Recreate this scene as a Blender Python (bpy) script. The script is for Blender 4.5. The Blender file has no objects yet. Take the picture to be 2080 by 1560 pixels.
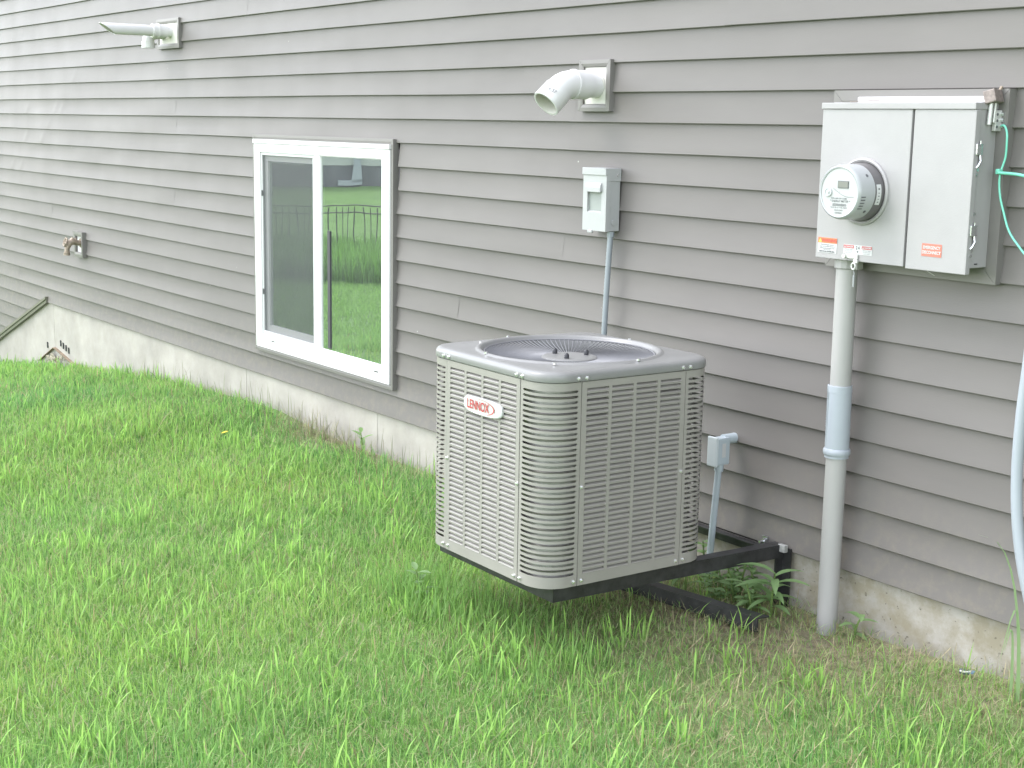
import bpy, bmesh, math, random
import numpy as np
from mathutils import Vector, Matrix
random.seed(7); rng = np.random.default_rng(11)
R = math.radians
scn = bpy.context.scene
COL = scn.collection

# ------------------------------------------------------------------ camera
CAM = Vector((0.0, -3.27294, 1.30814))
YAW, PITCH, ROLL, FPX = 0.946817, 0.178175, 0.017566, 2929.25
cy, sy, cp, sp = math.cos(YAW), math.sin(YAW), math.cos(PITCH), math.sin(PITCH)
fwd = Vector((-sy*cp, cy*cp, -sp)); rgt = Vector((cy, sy, 0)); upv = rgt.cross(fwd)
r2 = rgt*math.cos(ROLL)+upv*math.sin(ROLL); u2 = -rgt*math.sin(ROLL)+upv*math.cos(ROLL)
cd = bpy.data.cameras.new('camera'); cam = bpy.data.objects.new('camera', cd); COL.objects.link(cam)
cd.sensor_width = 36.0; cd.lens = 36.0*FPX/2080.0; cd.clip_start = 0.05; cd.clip_end = 2000
m = Matrix((r2, u2, -fwd)).transposed().to_4x4(); m.translation = CAM; cam.matrix_world = m
scn.camera = cam
# ------------------------------------------------------------------ sky, sun, exposure
SUN = Vector((-0.50, -0.46, 0.95)).normalized()
w = bpy.data.worlds.new('World'); scn.world = w; w.use_nodes = True
nt = w.node_tree; nt.nodes.clear()
sky = nt.nodes.new('ShaderNodeTexSky'); sky.sky_type = 'NISHITA'; sky.sun_disc = False
sky.sun_elevation = math.asin(SUN.z); sky.sun_rotation = math.atan2(SUN.x, SUN.y)
sky.air_density = 1.0; sky.dust_density = 0.7; sky.ozone_density = 1.0
hs = nt.nodes.new('ShaderNodeHueSaturation'); hs.inputs['Saturation'].default_value = 0.27
bg = nt.nodes.new('ShaderNodeBackground'); bg.inputs['Strength'].default_value = 0.15
wo = nt.nodes.new('ShaderNodeOutputWorld')
nt.links.new(sky.outputs[0], hs.inputs['Color']); nt.links.new(hs.outputs[0], bg.inputs[0]); nt.links.new(bg.outputs[0], wo.inputs[0])
sl = bpy.data.lights.new('sun', 'SUN'); sl.energy = 0.34; sl.angle = R(24); sl.color = (1.0, 0.97, 0.93)
so = bpy.data.objects.new('sun', sl); COL.objects.link(so); so.rotation_euler = (-SUN).to_track_quat('-Z', 'Y').to_euler()
so.location = SUN*30
vs = scn.view_settings; vs.view_transform = 'Standard'; vs.look = 'None'; vs.gamma = 1; vs.exposure = 2.36
vs.use_curve_mapping = False
scn.cycles.max_bounces = 8; scn.cycles.diffuse_bounces = 4; scn.cycles.glossy_bounces = 3; scn.cycles.transmission_bounces = 4; scn.cycles.transparent_max_bounces = 6

# ------------------------------------------------------------------ materials
def lin(r, g, b):
    f = lambda c: ((c/255+0.055)/1.055)**2.4 if c > 10 else c/255/12.92
    return (f(r), f(g), f(b))
def mat(name, col, rough=0.5, metal=0.0, var=0.0, vscale=8.0, bump=0.0, bscale=60.0, stretch=(1,1,1), col2=None, spec=0.5, coat=0.0, transl=0.0, detail=5, thresh=None):
    M = bpy.data.materials.new(name); M.use_nodes = True
    n = M.node_tree.nodes; L = M.node_tree.links; p = n['Principled BSDF']
    p.inputs['Roughness'].default_value = rough; p.inputs['Metallic'].default_value = metal
    p.inputs['Specular IOR Level'].default_value = spec; p.inputs['Coat Weight'].default_value = coat
    c4 = (*col, 1); p.inputs['Base Color'].default_value = c4
    tc = n.new('ShaderNodeTexCoord'); mp = n.new('ShaderNodeMapping'); mp.inputs['Scale'].default_value = stretch
    L.new(tc.outputs['Object'], mp.inputs[0])
    if var > 0 or col2:
        nz = n.new('ShaderNodeTexNoise'); nz.inputs['Scale'].default_value = vscale; nz.inputs['Detail'].default_value = detail; nz.inputs['Roughness'].default_value = 0.62
        L.new(mp.outputs[0], nz.inputs['Vector'])
        rp = n.new('ShaderNodeValToRGB'); lo, hi = thresh if thresh else (0.32, 0.7)
        rp.color_ramp.elements[0].position = lo; rp.color_ramp.elements[1].position = hi
        if col2: rp.color_ramp.elements[0].color = c4; rp.color_ramp.elements[1].color = (*col2, 1)
        else:
            rp.color_ramp.elements[0].color = (*[c*(1-var) for c in col], 1); rp.color_ramp.elements[1].color = (*[min(1, c*(1+var)) for c in col], 1)
        L.new(nz.outputs[0], rp.inputs[0]); L.new(rp.outputs[0], p.inputs['Base Color'])
    if bump > 0:
        nb = n.new('ShaderNodeTexNoise'); nb.inputs['Scale'].default_value = bscale; nb.inputs['Detail'].default_value = 4
        L.new(mp.outputs[0], nb.inputs['Vector'])
        bm_ = n.new('ShaderNodeBump'); bm_.inputs['Strength'].default_value = bump; bm_.inputs['Distance'].default_value = 0.004
        L.new(nb.outputs[0], bm_.inputs['Height']); L.new(bm_.outputs[0], p.inputs['Normal'])
    return M

def siding_material():
    M = mat('vinyl_siding', (0.145, 0.1335, 0.1265), rough=0.45, var=0.075, vscale=1.3, stretch=(0.7, 1, 3.2), spec=0.32, bump=0.10, bscale=55, detail=4)
    n = M.node_tree.nodes; L = M.node_tree.links; p = n['Principled BSDF']
    # finer wood-grain emboss along the course, specks of grass clippings
    for b in [x for x in n if x.type == 'BUMP']:
        b.inputs['Distance'].default_value = 0.002
    mp = [x for x in n if x.type == 'MAPPING'][0]
    tc = [x for x in n if x.type == 'TEX_COORD'][0]
    m2 = n.new('ShaderNodeMapping'); m2.inputs['Scale'].default_value = (1.2, 1, 9); L.new(tc.outputs['Object'], m2.inputs[0])
    for b in [x for x in n if x.type == 'TEX_NOISE' and x.inputs['Scale'].default_value > 50]:
        L.new(m2.outputs[0], b.inputs['Vector'])
    vo = n.new('ShaderNodeTexVoronoi'); vo.inputs['Scale'].default_value = 4.5; vo.inputs['Randomness'].default_value = 1.0
    L.new(tc.outputs['Object'], vo.inputs['Vector'])
    cr = n.new('ShaderNodeValToRGB'); cr.color_ramp.elements[0].position = 0.008; cr.color_ramp.elements[0].color = (1, 1, 1, 1); cr.color_ramp.elements[1].position = 0.018; cr.color_ramp.elements[1].color = (0, 0, 0, 1)
    L.new(vo.outputs['Distance'], cr.inputs[0])
    mx = n.new('ShaderNodeMix'); mx.data_type = 'RGBA'; mx.inputs['B'].default_value = (0.36, 0.355, 0.33, 1)
    src = p.inputs['Base Color'].links[0].from_socket
    L.new(src, mx.inputs['A']); L.new(cr.outputs[0], mx.inputs['Factor']); L.new(mx.outputs['Result'], p.inputs['Base Color'])
    sz = n.new('ShaderNodeSeparateXYZ'); L.new(tc.outputs['Object'], sz.inputs[0])
    hb_ = n.new('ShaderNodeMapRange'); hb_.inputs['From Min'].default_value = 0.0; hb_.inputs['From Max'].default_value = 0.34; hb_.inputs['To Min'].default_value = 0.55; hb_.inputs['To Max'].default_value = 0.0
    L.new(sz.outputs['Z'], hb_.inputs[0])
    sp_ = n.new('ShaderNodeTexNoise'); sp_.inputs['Scale'].default_value = 24; sp_.inputs['Detail'].default_value = 8; sp_.inputs['Roughness'].default_value = 0.75; L.new(tc.outputs['Object'], sp_.inputs['Vector'])
    sr_ = n.new('ShaderNodeValToRGB'); sr_.color_ramp.elements[0].position = 0.47; sr_.color_ramp.elements[0].color = (0, 0, 0, 1); sr_.color_ramp.elements[1].position = 0.68; L.new(sp_.outputs[0], sr_.inputs[0])
    ml_ = n.new('ShaderNodeMath'); ml_.operation = 'MULTIPLY'; L.new(hb_.outputs[0], ml_.inputs[0]); L.new(sr_.outputs[0], ml_.inputs[1])
    ms_ = n.new('ShaderNodeMix'); ms_.data_type = 'RGBA'; ms_.inputs['B'].default_value = (0.21, 0.185, 0.15, 1)
    L.new(mx.outputs['Result'], ms_.inputs['A']); L.new(ml_.outputs[0], ms_.inputs['Factor']); L.new(ms_.outputs['Result'], p.inputs['Base Color'])
    # streaky dirt keeps the gloss uneven
    nz = n.new('ShaderNodeTexNoise'); nz.inputs['Scale'].default_value = 3; nz.inputs['Detail'].default_value = 6
    m3 = n.new('ShaderNodeMapping'); m3.inputs['Scale'].default_value = (1.5, 1, 0.7); L.new(tc.outputs['Object'], m3.inputs[0]); L.new(m3.outputs[0], nz.inputs['Vector'])
    mr = n.new('ShaderNodeMapRange'); mr.inputs['To Min'].default_value = 0.40; mr.inputs['To Max'].default_value = 0.54
    L.new(nz.outputs[0], mr.inputs[0]); L.new(mr.outputs[0], p.inputs['Roughness'])
    return M
def concrete_material():
    M = mat('foundation_concrete', (0.352, 0.332, 0.300), rough=0.92, var=0.2, vscale=2.6, bump=0.35, bscale=38, detail=8)
    n = M.node_tree.nodes; L = M.node_tree.links; p = n['Principled BSDF']; tc = [x for x in n if x.type == 'TEX_COORD'][0]
    # old stains, stronger on the weathered stretch right of the air conditioner
    nz = n.new('ShaderNodeTexNoise'); nz.inputs['Scale'].default_value = 9; nz.inputs['Detail'].default_value = 9; nz.inputs['Roughness'].default_value = 0.7
    L.new(tc.outputs['Object'], nz.inputs['Vector'])
    cr = n.new('ShaderNodeValToRGB'); cr.color_ramp.elements[0].position = 0.40; cr.color_ramp.elements[0].color = (0, 0, 0, 1); cr.color_ramp.elements[1].position = 0.60
    L.new(nz.outputs[0], cr.inputs[0])
    sx = n.new('ShaderNodeSeparateXYZ'); L.new(tc.outputs['Object'], sx.inputs[0])
    mr = n.new('ShaderNodeMapRange'); mr.inputs['From Min'].default_value = -4.6; mr.inputs['From Max'].default_value = -3.2; mr.inputs['To Min'].default_value = 0.12; mr.inputs['To Max'].default_value = 0.9
    L.new(sx.outputs['X'], mr.inputs[0])
    mu = n.new('ShaderNodeMath'); mu.operation = 'MULTIPLY'; L.new(cr.outputs[0], mu.inputs[0]); L.new(mr.outputs[0], mu.inputs[1])
    mx = n.new('ShaderNodeMix'); mx.data_type = 'RGBA'; mx.inputs['B'].default_value = (0.235, 0.21, 0.15, 1)
    src = p.inputs['Base Color'].links[0].from_socket
    L.new(src, mx.inputs['A']); L.new(mu.outputs[0], mx.inputs['Factor']); L.new(mx.outputs['Result'], p.inputs['Base Color'])
    # pits
    vo = n.new('ShaderNodeTexNoise'); vo.inputs['Scale'].default_value = 70; vo.inputs['Detail'].default_value = 2
    L.new(tc.outputs['Object'], vo.inputs['Vector'])
    c2 = n.new('ShaderNodeValToRGB'); c2.color_ramp.elements[0].position = 0.67; c2.color_ramp.elements[0].color = (0, 0, 0, 1); c2.color_ramp.elements[1].position = 0.73
    L.new(vo.outputs[0], c2.inputs[0])
    m4 = n.new('ShaderNodeMath'); m4.operation = 'MULTIPLY'; L.new(c2.outputs[0], m4.inputs[0]); L.new(mr.outputs[0], m4.inputs[1])
    mx2 = n.new('ShaderNodeMix'); mx2.data_type = 'RGBA'; mx2.inputs['B'].default_value = (0.11, 0.10, 0.075, 1)
    L.new(mx.outputs['Result'], mx2.inputs['A']); L.new(m4.outputs[0], mx2.inputs['Factor']); L.new(mx2.outputs['Result'], p.inputs['Base Color'])
    return M
def leaf_material(name, attr=True, col=(0.08, 0.16, 0.03), tl=0.35, rough=0.55):
    M = bpy.data.materials.new(name); M.use_nodes = True; n = M.node_tree.nodes; L = M.node_tree.links
    p = n['Principled BSDF']; out = n['Material Output']; p.inputs['Roughness'].default_value = rough; p.inputs['Specular IOR Level'].default_value = 0.35
    t = n.new('ShaderNodeBsdfTranslucent'); mx = n.new('ShaderNodeMixShader'); mx.inputs[0].default_value = tl
    if attr:
        a = n.new('ShaderNodeAttribute'); a.attribute_name = 'tint'
        L.new(a.outputs['Color'], p.inputs['Base Color']); L.new(a.outputs['Color'], t.inputs['Color'])
    else:
        p.inputs['Base Color'].default_value = (*col, 1); t.inputs['Color'].default_value = (*col, 1)
    L.new(p.outputs[0], mx.inputs[1]); L.new(t.outputs[0], mx.inputs[2]); L.new(mx.outputs[0], out.inputs[0])
    return M
def glass_material(name, refl_min, tint):
    M = bpy.data.materials.new(name); M.use_nodes = True; n = M.node_tree.nodes; L = M.node_tree.links
    n.remove(n['Principled BSDF']); out = n['Material Output']
    g = n.new('ShaderNodeBsdfGlossy'); g.inputs['Roughness'].default_value = 0.004; g.inputs['Color'].default_value = (0.93, 0.99, 0.95, 1)
    t = n.new('ShaderNodeBsdfTransparent'); t.inputs['Color'].default_value = (*tint, 1)
    fr = n.new('ShaderNodeFresnel'); fr.inputs['IOR'].default_value = 1.5
    mr = n.new('ShaderNodeMapRange'); mr.inputs['To Min'].default_value = refl_min; mr.inputs['To Max'].default_value = 1.0
    mx = n.new('ShaderNodeMixShader')
    L.new(fr.outputs[0], mr.inputs[0]); L.new(mr.outputs[0], mx.inputs[0]); L.new(t.outputs[0], mx.inputs[1]); L.new(g.outputs[0], mx.inputs[2])
    df = n.new('ShaderNodeBsdfDiffuse'); df.inputs['Color'].default_value = (0.55, 0.57, 0.56, 1); mf = n.new('ShaderNodeMixShader')   # milky haze over the reflection, put in as a patchy pale diffuse film
    ds = n.new('ShaderNodeTexNoise'); ds.inputs['Scale'].default_value = 6; ds.inputs['Detail'].default_value = 7; dr = n.new('ShaderNodeMapRange'); dr.inputs['To Min'].default_value = 0.01; dr.inputs['To Max'].default_value = 0.11
    L.new(ds.outputs[0], dr.inputs[0]); L.new(dr.outputs[0], mf.inputs[0]); L.new(mx.outputs[0], mf.inputs[1]); L.new(df.outputs[0], mf.inputs[2]); L.new(mf.outputs[0], out.inputs[0])
    # float glass is never quite flat
    tc = n.new('ShaderNodeTexCoord'); nz = n.new('ShaderNodeTexNoise'); nz.inputs['Scale'].default_value = 3.0; nz.inputs['Detail'].default_value = 1
    L.new(tc.outputs['Object'], nz.inputs['Vector'])
    b = n.new('ShaderNodeBump'); b.inputs['Strength'].default_value = 0.05; b.inputs['Distance'].default_value = 0.01
    L.new(nz.outputs[0], b.inputs['Height']); L.new(b.outputs[0], g.inputs['Normal'])
    return M
def screen_material():
    M = bpy.data.materials.new('insect_screen'); M.use_nodes = True; n = M.node_tree.nodes; L = M.node_tree.links
    p = n['Principled BSDF']; out = n['Material Output']; p.inputs['Base Color'].default_value = (0.085, 0.09, 0.095, 1); p.inputs['Roughness'].default_value = 0.5
    t = n.new('ShaderNodeBsdfTransparent'); mx = n.new('ShaderNodeMixShader'); mx.inputs[0].default_value = 0.5
    L.new(t.outputs[0], mx.inputs[1]); L.new(p.outputs[0], mx.inputs[2]); L.new(mx.outputs[0], out.inputs[0])
    return M

MT = dict(
 siding=siding_material(), concrete=concrete_material(),
 trim=mat('grey_vinyl_trim', (0.170, 0.160, 0.152), rough=0.4, var=0.04, vscale=5),
 slant=mat('taupe_trim', (0.14, 0.135, 0.105), rough=0.45, var=0.06),
 white=mat('white_vinyl', (0.68, 0.668, 0.672), rough=0.32, var=0.025, vscale=6),
 pvc=mat('white_pvc', (0.615, 0.60, 0.608), rough=0.3, var=0.03, vscale=9),
 pvcin=mat('white_pvc_inside', (0.56, 0.55, 0.50), rough=0.5, var=0.06, vscale=12),
 plate=mat('cream_block', (0.62, 0.60, 0.565), rough=0.5, var=0.03),
 enclosure=mat('light_grey_enclosure', (0.318, 0.306, 0.309), rough=0.42, var=0.025, vscale=14, bump=0.12, bscale=420),
 enclosure2=mat('pale_grey_enclosure', (0.362, 0.366, 0.365), rough=0.42, var=0.025, vscale=14, bump=0.1, bscale=420),
 label=mat('grey_label', (0.27, 0.29, 0.275), rough=0.45, var=0.05),
 conduit=mat('grey_pvc_conduit', (0.33, 0.322, 0.316), rough=0.42, var=0.045, vscale=7, stretch=(1,1,0.4)),
 coupling=mat('pale_blue_grey_pvc', (0.325, 0.352, 0.39), rough=0.4, var=0.03, vscale=9),
 riser=mat('pale_blue_grey_conduit', (0.40, 0.45, 0.49), rough=0.45, var=0.05, vscale=12),
 flexconduit=mat('blue_grey_conduit', (0.225, 0.25, 0.27), rough=0.45, var=0.05, vscale=12),
 ac=mat('taupe_grey_enamel', (0.262, 0.248, 0.228), rough=0.40, var=0.05, vscale=7, bump=0.05, bscale=300),
 actop=mat('grey_enamel_top', (0.205, 0.203, 0.200), rough=0.30, var=0.05, vscale=6, bump=0.05, bscale=300),
 coil=mat('coil_fins', (0.44, 0.43, 0.41), rough=0.45, metal=0.35, var=0.3, vscale=4, stretch=(6, 6, 60)),
 dark=mat('dark_inside', (0.03, 0.03, 0.033), rough=0.8),
 fan=mat('fan_blade_metal', (0.03, 0.031, 0.038), rough=0.45, metal=0.1),
 wire=mat('guard_wire', (0.17, 0.17, 0.18), rough=0.4),
 rubber=mat('black_plastic', (0.03, 0.03, 0.035), rough=0.5),
 screw=mat('screw_zinc', (0.72, 0.72, 0.72), rough=0.25, metal=0.85),
 steel=mat('bright_steel', (0.66, 0.67, 0.68), rough=0.22, metal=0.95, var=0.1, vscale=80),
 black=mat('black_angle_iron', (0.026, 0.026, 0.027), rough=0.42, var=0.5, vscale=25, bump=0.2, bscale=90),
 brass=mat('weathered_brass', (0.29, 0.235, 0.185), rough=0.55, metal=0.35, var=0.35, vscale=70),
 bronze=mat('brown_bronze', (0.24, 0.20, 0.185), rough=0.55, metal=0.4, var=0.25, vscale=90),
 lug=mat('dull_aluminium', (0.58, 0.58, 0.56), rough=0.45, metal=0.5, var=0.15, vscale=90),
 green=mat('green_wire_jacket', (0.17, 0.55, 0.42), rough=0.4),
 badge=mat('badge_silver', (0.52, 0.53, 0.52), rough=0.3, metal=0.1),
 red=mat('badge_red', (0.42, 0.035, 0.04), rough=0.4),
 sred=mat('sticker_red', (0.42, 0.07, 0.075), rough=0.5), sorange=mat('sticker_orange', (0.62, 0.17, 0.07), rough=0.5),
 sdisc=mat('sticker_faded_red', (0.52, 0.16, 0.115), rough=0.5), swhite=mat('sticker_white', (0.50, 0.50, 0.50), rough=0.5),
 syellow=mat('sticker_yellow', (0.85, 0.55, 0.1), rough=0.5), ink=mat('ink_grey', (0.10, 0.10, 0.11), rough=0.6),
 meter=mat('meter_plastic', (0.36, 0.37, 0.38), rough=0.25, coat=0.3), meterface=mat('meter_face', (0.40, 0.405, 0.405), rough=0.35), meterdark=mat('meter_base_grey', (0.11, 0.103, 0.106), rough=0.3, coat=0.25),
 lcd=mat('lcd_grey', (0.17, 0.175, 0.155), rough=0.3), inkgrey=mat('ink_light_grey', (0.13, 0.135, 0.14), rough=0.5),
 glass=glass_material('window_glass', 0.50, (0.80, 0.88, 0.84)), glass2=glass_material('window_glass_screened', 0.34, (0.80, 0.88, 0.84)),
 screen=screen_material(), room=mat('room_wall', (0.30, 0.29, 0.28), rough=0.8), soil=None)

# ------------------------------------------------------------------ builders
class MB:
    def __init__(s): s.v = []; s.f = []; s.sm = []
    def add(s, vs, fs, smooth=False):
        o = len(s.v); s.v += [tuple(v) for v in vs]; s.f += [tuple(i+o for i in f) for f in fs]; s.sm += [smooth]*len(fs); return s
    def box(s, a, b, bev=0.0):
        x0, y0, z0 = a; x1, y1, z1 = b
        if bev <= 0:
            vs = [(x0,y0,z0),(x1,y0,z0),(x1,y1,z0),(x0,y1,z0),(x0,y0,z1),(x1,y0,z1),(x1,y1,z1),(x0,y1,z1)]
            return s.add(vs, [(3,2,1,0),(4,5,6,7),(0,1,5,4),(1,2,6,5),(2,3,7,6),(3,0,4,7)])
        bm = bmesh.new(); bmesh.ops.create_cube(bm, size=1)
        for v in bm.verts: v.co = Vector(((x0+x1)/2+v.co.x*(x1-x0), (y0+y1)/2+v.co.y*(y1-y0), (z0+z1)/2+v.co.z*(z1-z0)))
        bmesh.ops.bevel(bm, geom=bm.edges[:], offset=bev, segments=2, profile=0.6, affect='EDGES')
        bm.verts.index_update(); s.add([v.co for v in bm.verts], [[v.index for v in f.verts] for f in bm.faces]); bm.free(); return s
    def tube(s, path, r, seg=16, cap=True, radii=None, smooth=True):
        P = [Vector(p) for p in path]; n = len(P); vs = []; fs = []
        T = []
        for i in range(n):
            a = P[max(0, i-1)]; b = P[min(n-1, i+1)]; d = (b-a)
            if d.length < 1e-9: d = T[-1] if T else Vector((0,0,1))
            T.append(d.normalized())
        up = Vector((0,0,1)) if abs(T[0].z) < 0.9 else Vector((1,0,0))
        nrm = (up - T[0]*up.dot(T[0])).normalized()
        for i in range(n):
            nrm = (nrm - T[i]*nrm.dot(T[i])).normalized(); bi = T[i].cross(nrm); rr = radii[i] if radii else r
            for k in range(seg):
                a = 2*math.pi*k/seg; vs.append(P[i]+(nrm*math.cos(a)+bi*math.sin(a))*rr)
        for i in range(n-1):
            for k in range(seg):
                fs.append((i*seg+k, i*seg+(k+1)%seg, (i+1)*seg+(k+1)%seg, (i+1)*seg+k))
        s.add(vs, fs, smooth)
        if cap: s.add([vs[k] for k in range(seg)], [tuple(range(seg))[::-1]]); s.add([vs[(n-1)*seg+k] for k in range(seg)], [tuple(range(seg))])
        return s
    def disc(s, c, axis, r, seg=24):
        ax = Vector(axis).normalized(); u = ax.orthogonal().normalized(); v = ax.cross(u); c = Vector(c)
        return s.add([c+(u*math.cos(2*math.pi*k/seg)+v*math.sin(2*math.pi*k/seg))*r for k in range(seg)], [tuple(range(seg))])
    def prism(s, pts, y0, y1):   # polygon in (x,z), extruded along y
        n = len(pts); vs = [(p[0], y0, p[1]) for p in pts]+[(p[0], y1, p[1]) for p in pts]
        fs = [tuple(range(n)), tuple(range(2*n-1, n-1, -1))]+[(i, i+n, (i+1)%n+n, (i+1)%n) for i in range(n)]
        return s.add(vs, fs)
    def xform(s, M):
        s.v = [tuple(M @ Vector(v)) for v in s.v]; return s
    def mesh(s, name, mt):
        me = bpy.data.meshes.new(name); me.from_pydata(s.v, [], s.f); me.materials.append(mt)
        me.polygons.foreach_set('use_smooth', s.sm); me.update(); return me
    def build(s, name, mt, parent=None):
        o = bpy.data.objects.new(name, s.mesh(name, mt)); COL.objects.link(o)
        if parent: o.parent = parent
        if any(s.sm) and not all(len(f) == 4 and False for f in s.f[:1]):
            es = o.modifiers.new('crisp', 'EDGE_SPLIT'); es.split_angle = R(42)
        return o
def tag(o, label=None, cat=None, group=None, kind=None):
    if label: o['label'] = label
    if cat: o['category'] = cat
    if group: o['group'] = group
    if kind: o['kind'] = kind
    return o
def thing(name, label, cat, loc=(0,0,0), rz=0, group=None):
    e = bpy.data.objects.new(name, None); COL.objects.link(e); e.location = loc; e.rotation_euler = (0,0,rz); e.empty_display_size = 0.1
    return tag(e, label, cat, group)
def part(parent, o):
    o.parent = parent; return o
def inst(me, name, parent, loc=(0,0,0), rot=(0,0,0)):
    o = bpy.data.objects.new(name, me); COL.objects.link(o); o.parent = parent; o.location = loc; o.rotation_euler = rot; return o
def local(parent):   # children are built in world coordinates: move them into the empty's frame
    e = parent; M = (Matrix.Translation(e.location) @ Matrix.Rotation(e.rotation_euler.z, 4, 'Z')).inverted()
    for c in e.children: c.matrix_parent_inverse = M
def text_mesh(txt, size, mt, name='lettering', bold=0.0, sx=1.0):
    cu = bpy.data.curves.new('txt', 'FONT'); cu.body = txt; cu.size = size; cu.align_x = 'CENTER'; cu.align_y = 'CENTER'; cu.offset = bold
    t = bpy.data.objects.new('txt', cu); COL.objects.link(t); bpy.context.view_layer.update()
    me = bpy.data.meshes.new_from_object(t.evaluated_get(bpy.context.evaluated_depsgraph_get()))
    bpy.data.objects.remove(t); bpy.data.curves.remove(cu); me.name = name; me.materials.clear(); me.materials.append(mt)
    if sx != 1.0: me.transform(Matrix.Diagonal((sx, 1, 1, 1)))
    return me
def vnoise(x, seed=0):
    x = np.asarray(x, float); i = np.floor(x).astype(int); f = x-i; f = f*f*(3-2*f)
    h = lambda k: (np.sin(k*127.1+seed*311.7)*43758.5453) % 1.0
    return (h(i)*(1-f)+h(i+1)*f)*2-1
def vnoise2(x, y, seed=0):
    xi = np.floor(x).astype(int); yi = np.floor(y).astype(int); fx = x-xi; fy = y-yi; fx = fx*fx*(3-2*fx); fy = fy*fy*(3-2*fy)
    h = lambda a, b: (np.sin(a*127.1+b*311.7+seed*74.7)*43758.5453) % 1.0
    return (h(xi,yi)*(1-fx)*(1-fy)+h(xi+1,yi)*fx*(1-fy)+h(xi,yi+1)*(1-fx)*fy+h(xi+1,yi+1)*fx*fy)*2-1

# ------------------------------------------------------------------ ground
GX = [-60,-14,-11.5,-10.8,-10.25,-9.2,-8.4,-7.6,-7.0,-6.6,-6.3,-5.9,-5.2,-4.5,-3.85,-3.0,-2.7,-2.4,-2.1,60]
GZ = [-1.0,-.93,-.645,-.545,-.465,-.35,-.265,-.205,-.175,-.165,-.19,-.205,-.195,-.185,-.178,-.178,-.185,-.17,-.15,-.15]
def sstep(a, b, x):
    t = np.clip((x-a)/(b-a), 0, 1); return t*t*(3-2*t)
def gz(x, y):
    x = np.asarray(x, float); y = np.asarray(y, float); d = np.clip(-y, 0, 60)
    z = np.interp(x, GX, GZ) - 0.020*np.minimum(d, 1) - 0.035*np.clip(d-1, 0, 9)
    r = np.hypot(x, y)
    z = z + 0.72*sstep(27, 37, r) + 0.012*vnoise2(x*2.1, y*2.1, 3)*np.clip(d*3, 0, 1)
    return z
xs = np.unique(np.concatenate([np.linspace(-250,-45,15), np.linspace(-45,-14,40), np.linspace(-14,1.5,140), np.linspace(1.5,30,20), np.linspace(30,250,12)]))
ys = np.unique(np.concatenate([np.linspace(-250,-40,15), np.linspace(-40,-4,40), np.linspace(-4,0.01,50), [0.05]]))
GXX, GYY = np.meshgrid(xs, ys); gzz = gz(GXX, GYY)
nx, ny = len(xs), len(ys)
gv = np.stack([GXX, GYY, gzz], -1).reshape(-1, 3)
gf = [(j*nx+i, j*nx+i+1, (j+1)*nx+i+1, (j+1)*nx+i) for j in range(ny-1) for i in range(nx-1)]
def ground_material():
    M = mat('lawn_ground', (0.085, 0.165, 0.036), rough=0.95, col2=(0.135, 0.25, 0.055), vscale=2.2, bump=0.6, bscale=40, detail=8)
    n = M.node_tree.nodes; L = M.node_tree.links; p = n['Principled BSDF']; tc = [x for x in n if x.type == 'TEX_COORD'][0]
    a = n.new('ShaderNodeAttribute'); a.attribute_name = 'bare'
    nz = n.new('ShaderNodeTexNoise'); nz.inputs['Scale'].default_value = 35; nz.inputs['Detail'].default_value = 6; L.new(tc.outputs['Object'], nz.inputs['Vector'])
    rp = n.new('ShaderNodeValToRGB'); rp.color_ramp.elements[0].color = (0.15, 0.125, 0.085, 1); rp.color_ramp.elements[0].position = .35
    rp.color_ramp.elements[1].color = (0.33, 0.285, 0.19, 1); rp.color_ramp.elements[1].position = .7; L.new(nz.outputs[0], rp.inputs[0])
    mx = n.new('ShaderNodeMix'); mx.data_type = 'RGBA'; src = p.inputs['Base Color'].links[0].from_socket
    L.new(src, mx.inputs['A']); L.new(rp.outputs[0], mx.inputs['B']); L.new(a.outputs['Fac'], mx.inputs['Factor']); L.new(mx.outputs['Result'], p.inputs['Base Color'])
    return M
def bare(x, y):     # how thin the turf is: under and around the bracket, along the right-hand wall
    d = -np.asarray(y, float); x = np.asarray(x, float)
    b = 0.74*np.exp(-(((x+3.1)/0.58)**2+((d-0.34)/0.44)**2)) + 0.66*np.exp(-(((x+2.3)/0.75)**2+((d-0.05)/0.26)**2))
    b = b + 0.75*np.exp(-((x+6.05)/0.45)**2-((d-.02)/.14)**2) + 0.45*np.exp(-((x+5.3)/0.7)**2-((d-.02)/.10)**2) + 0.32*np.exp(-((x+2.5)/0.8)**2-((d-0.75)/0.55)**2)
    b = b + 0.55*np.exp(-((d-(.287-.156*(x+2.885)))/.075)**2)*((x > -3.6)&(x < -2.85))
    return np.clip(b+0.22*vnoise2(x*5, d*5, 9)*(b > 0.1), 0, 1)
me = bpy.data.meshes.new('lawn'); me.from_pydata(gv.tolist(), [], gf); me.polygons.foreach_set('use_smooth', [True]*len(gf))
at = me.attributes.new('bare', 'FLOAT', 'POINT'); at.data.foreach_set('value', bare(gv[:,0], gv[:,1]).astype(np.float32))
me.materials.append(ground_material()); lawn = bpy.data.objects.new('lawn', me); COL.objects.link(lawn); tag(lawn, kind='structure')

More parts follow.
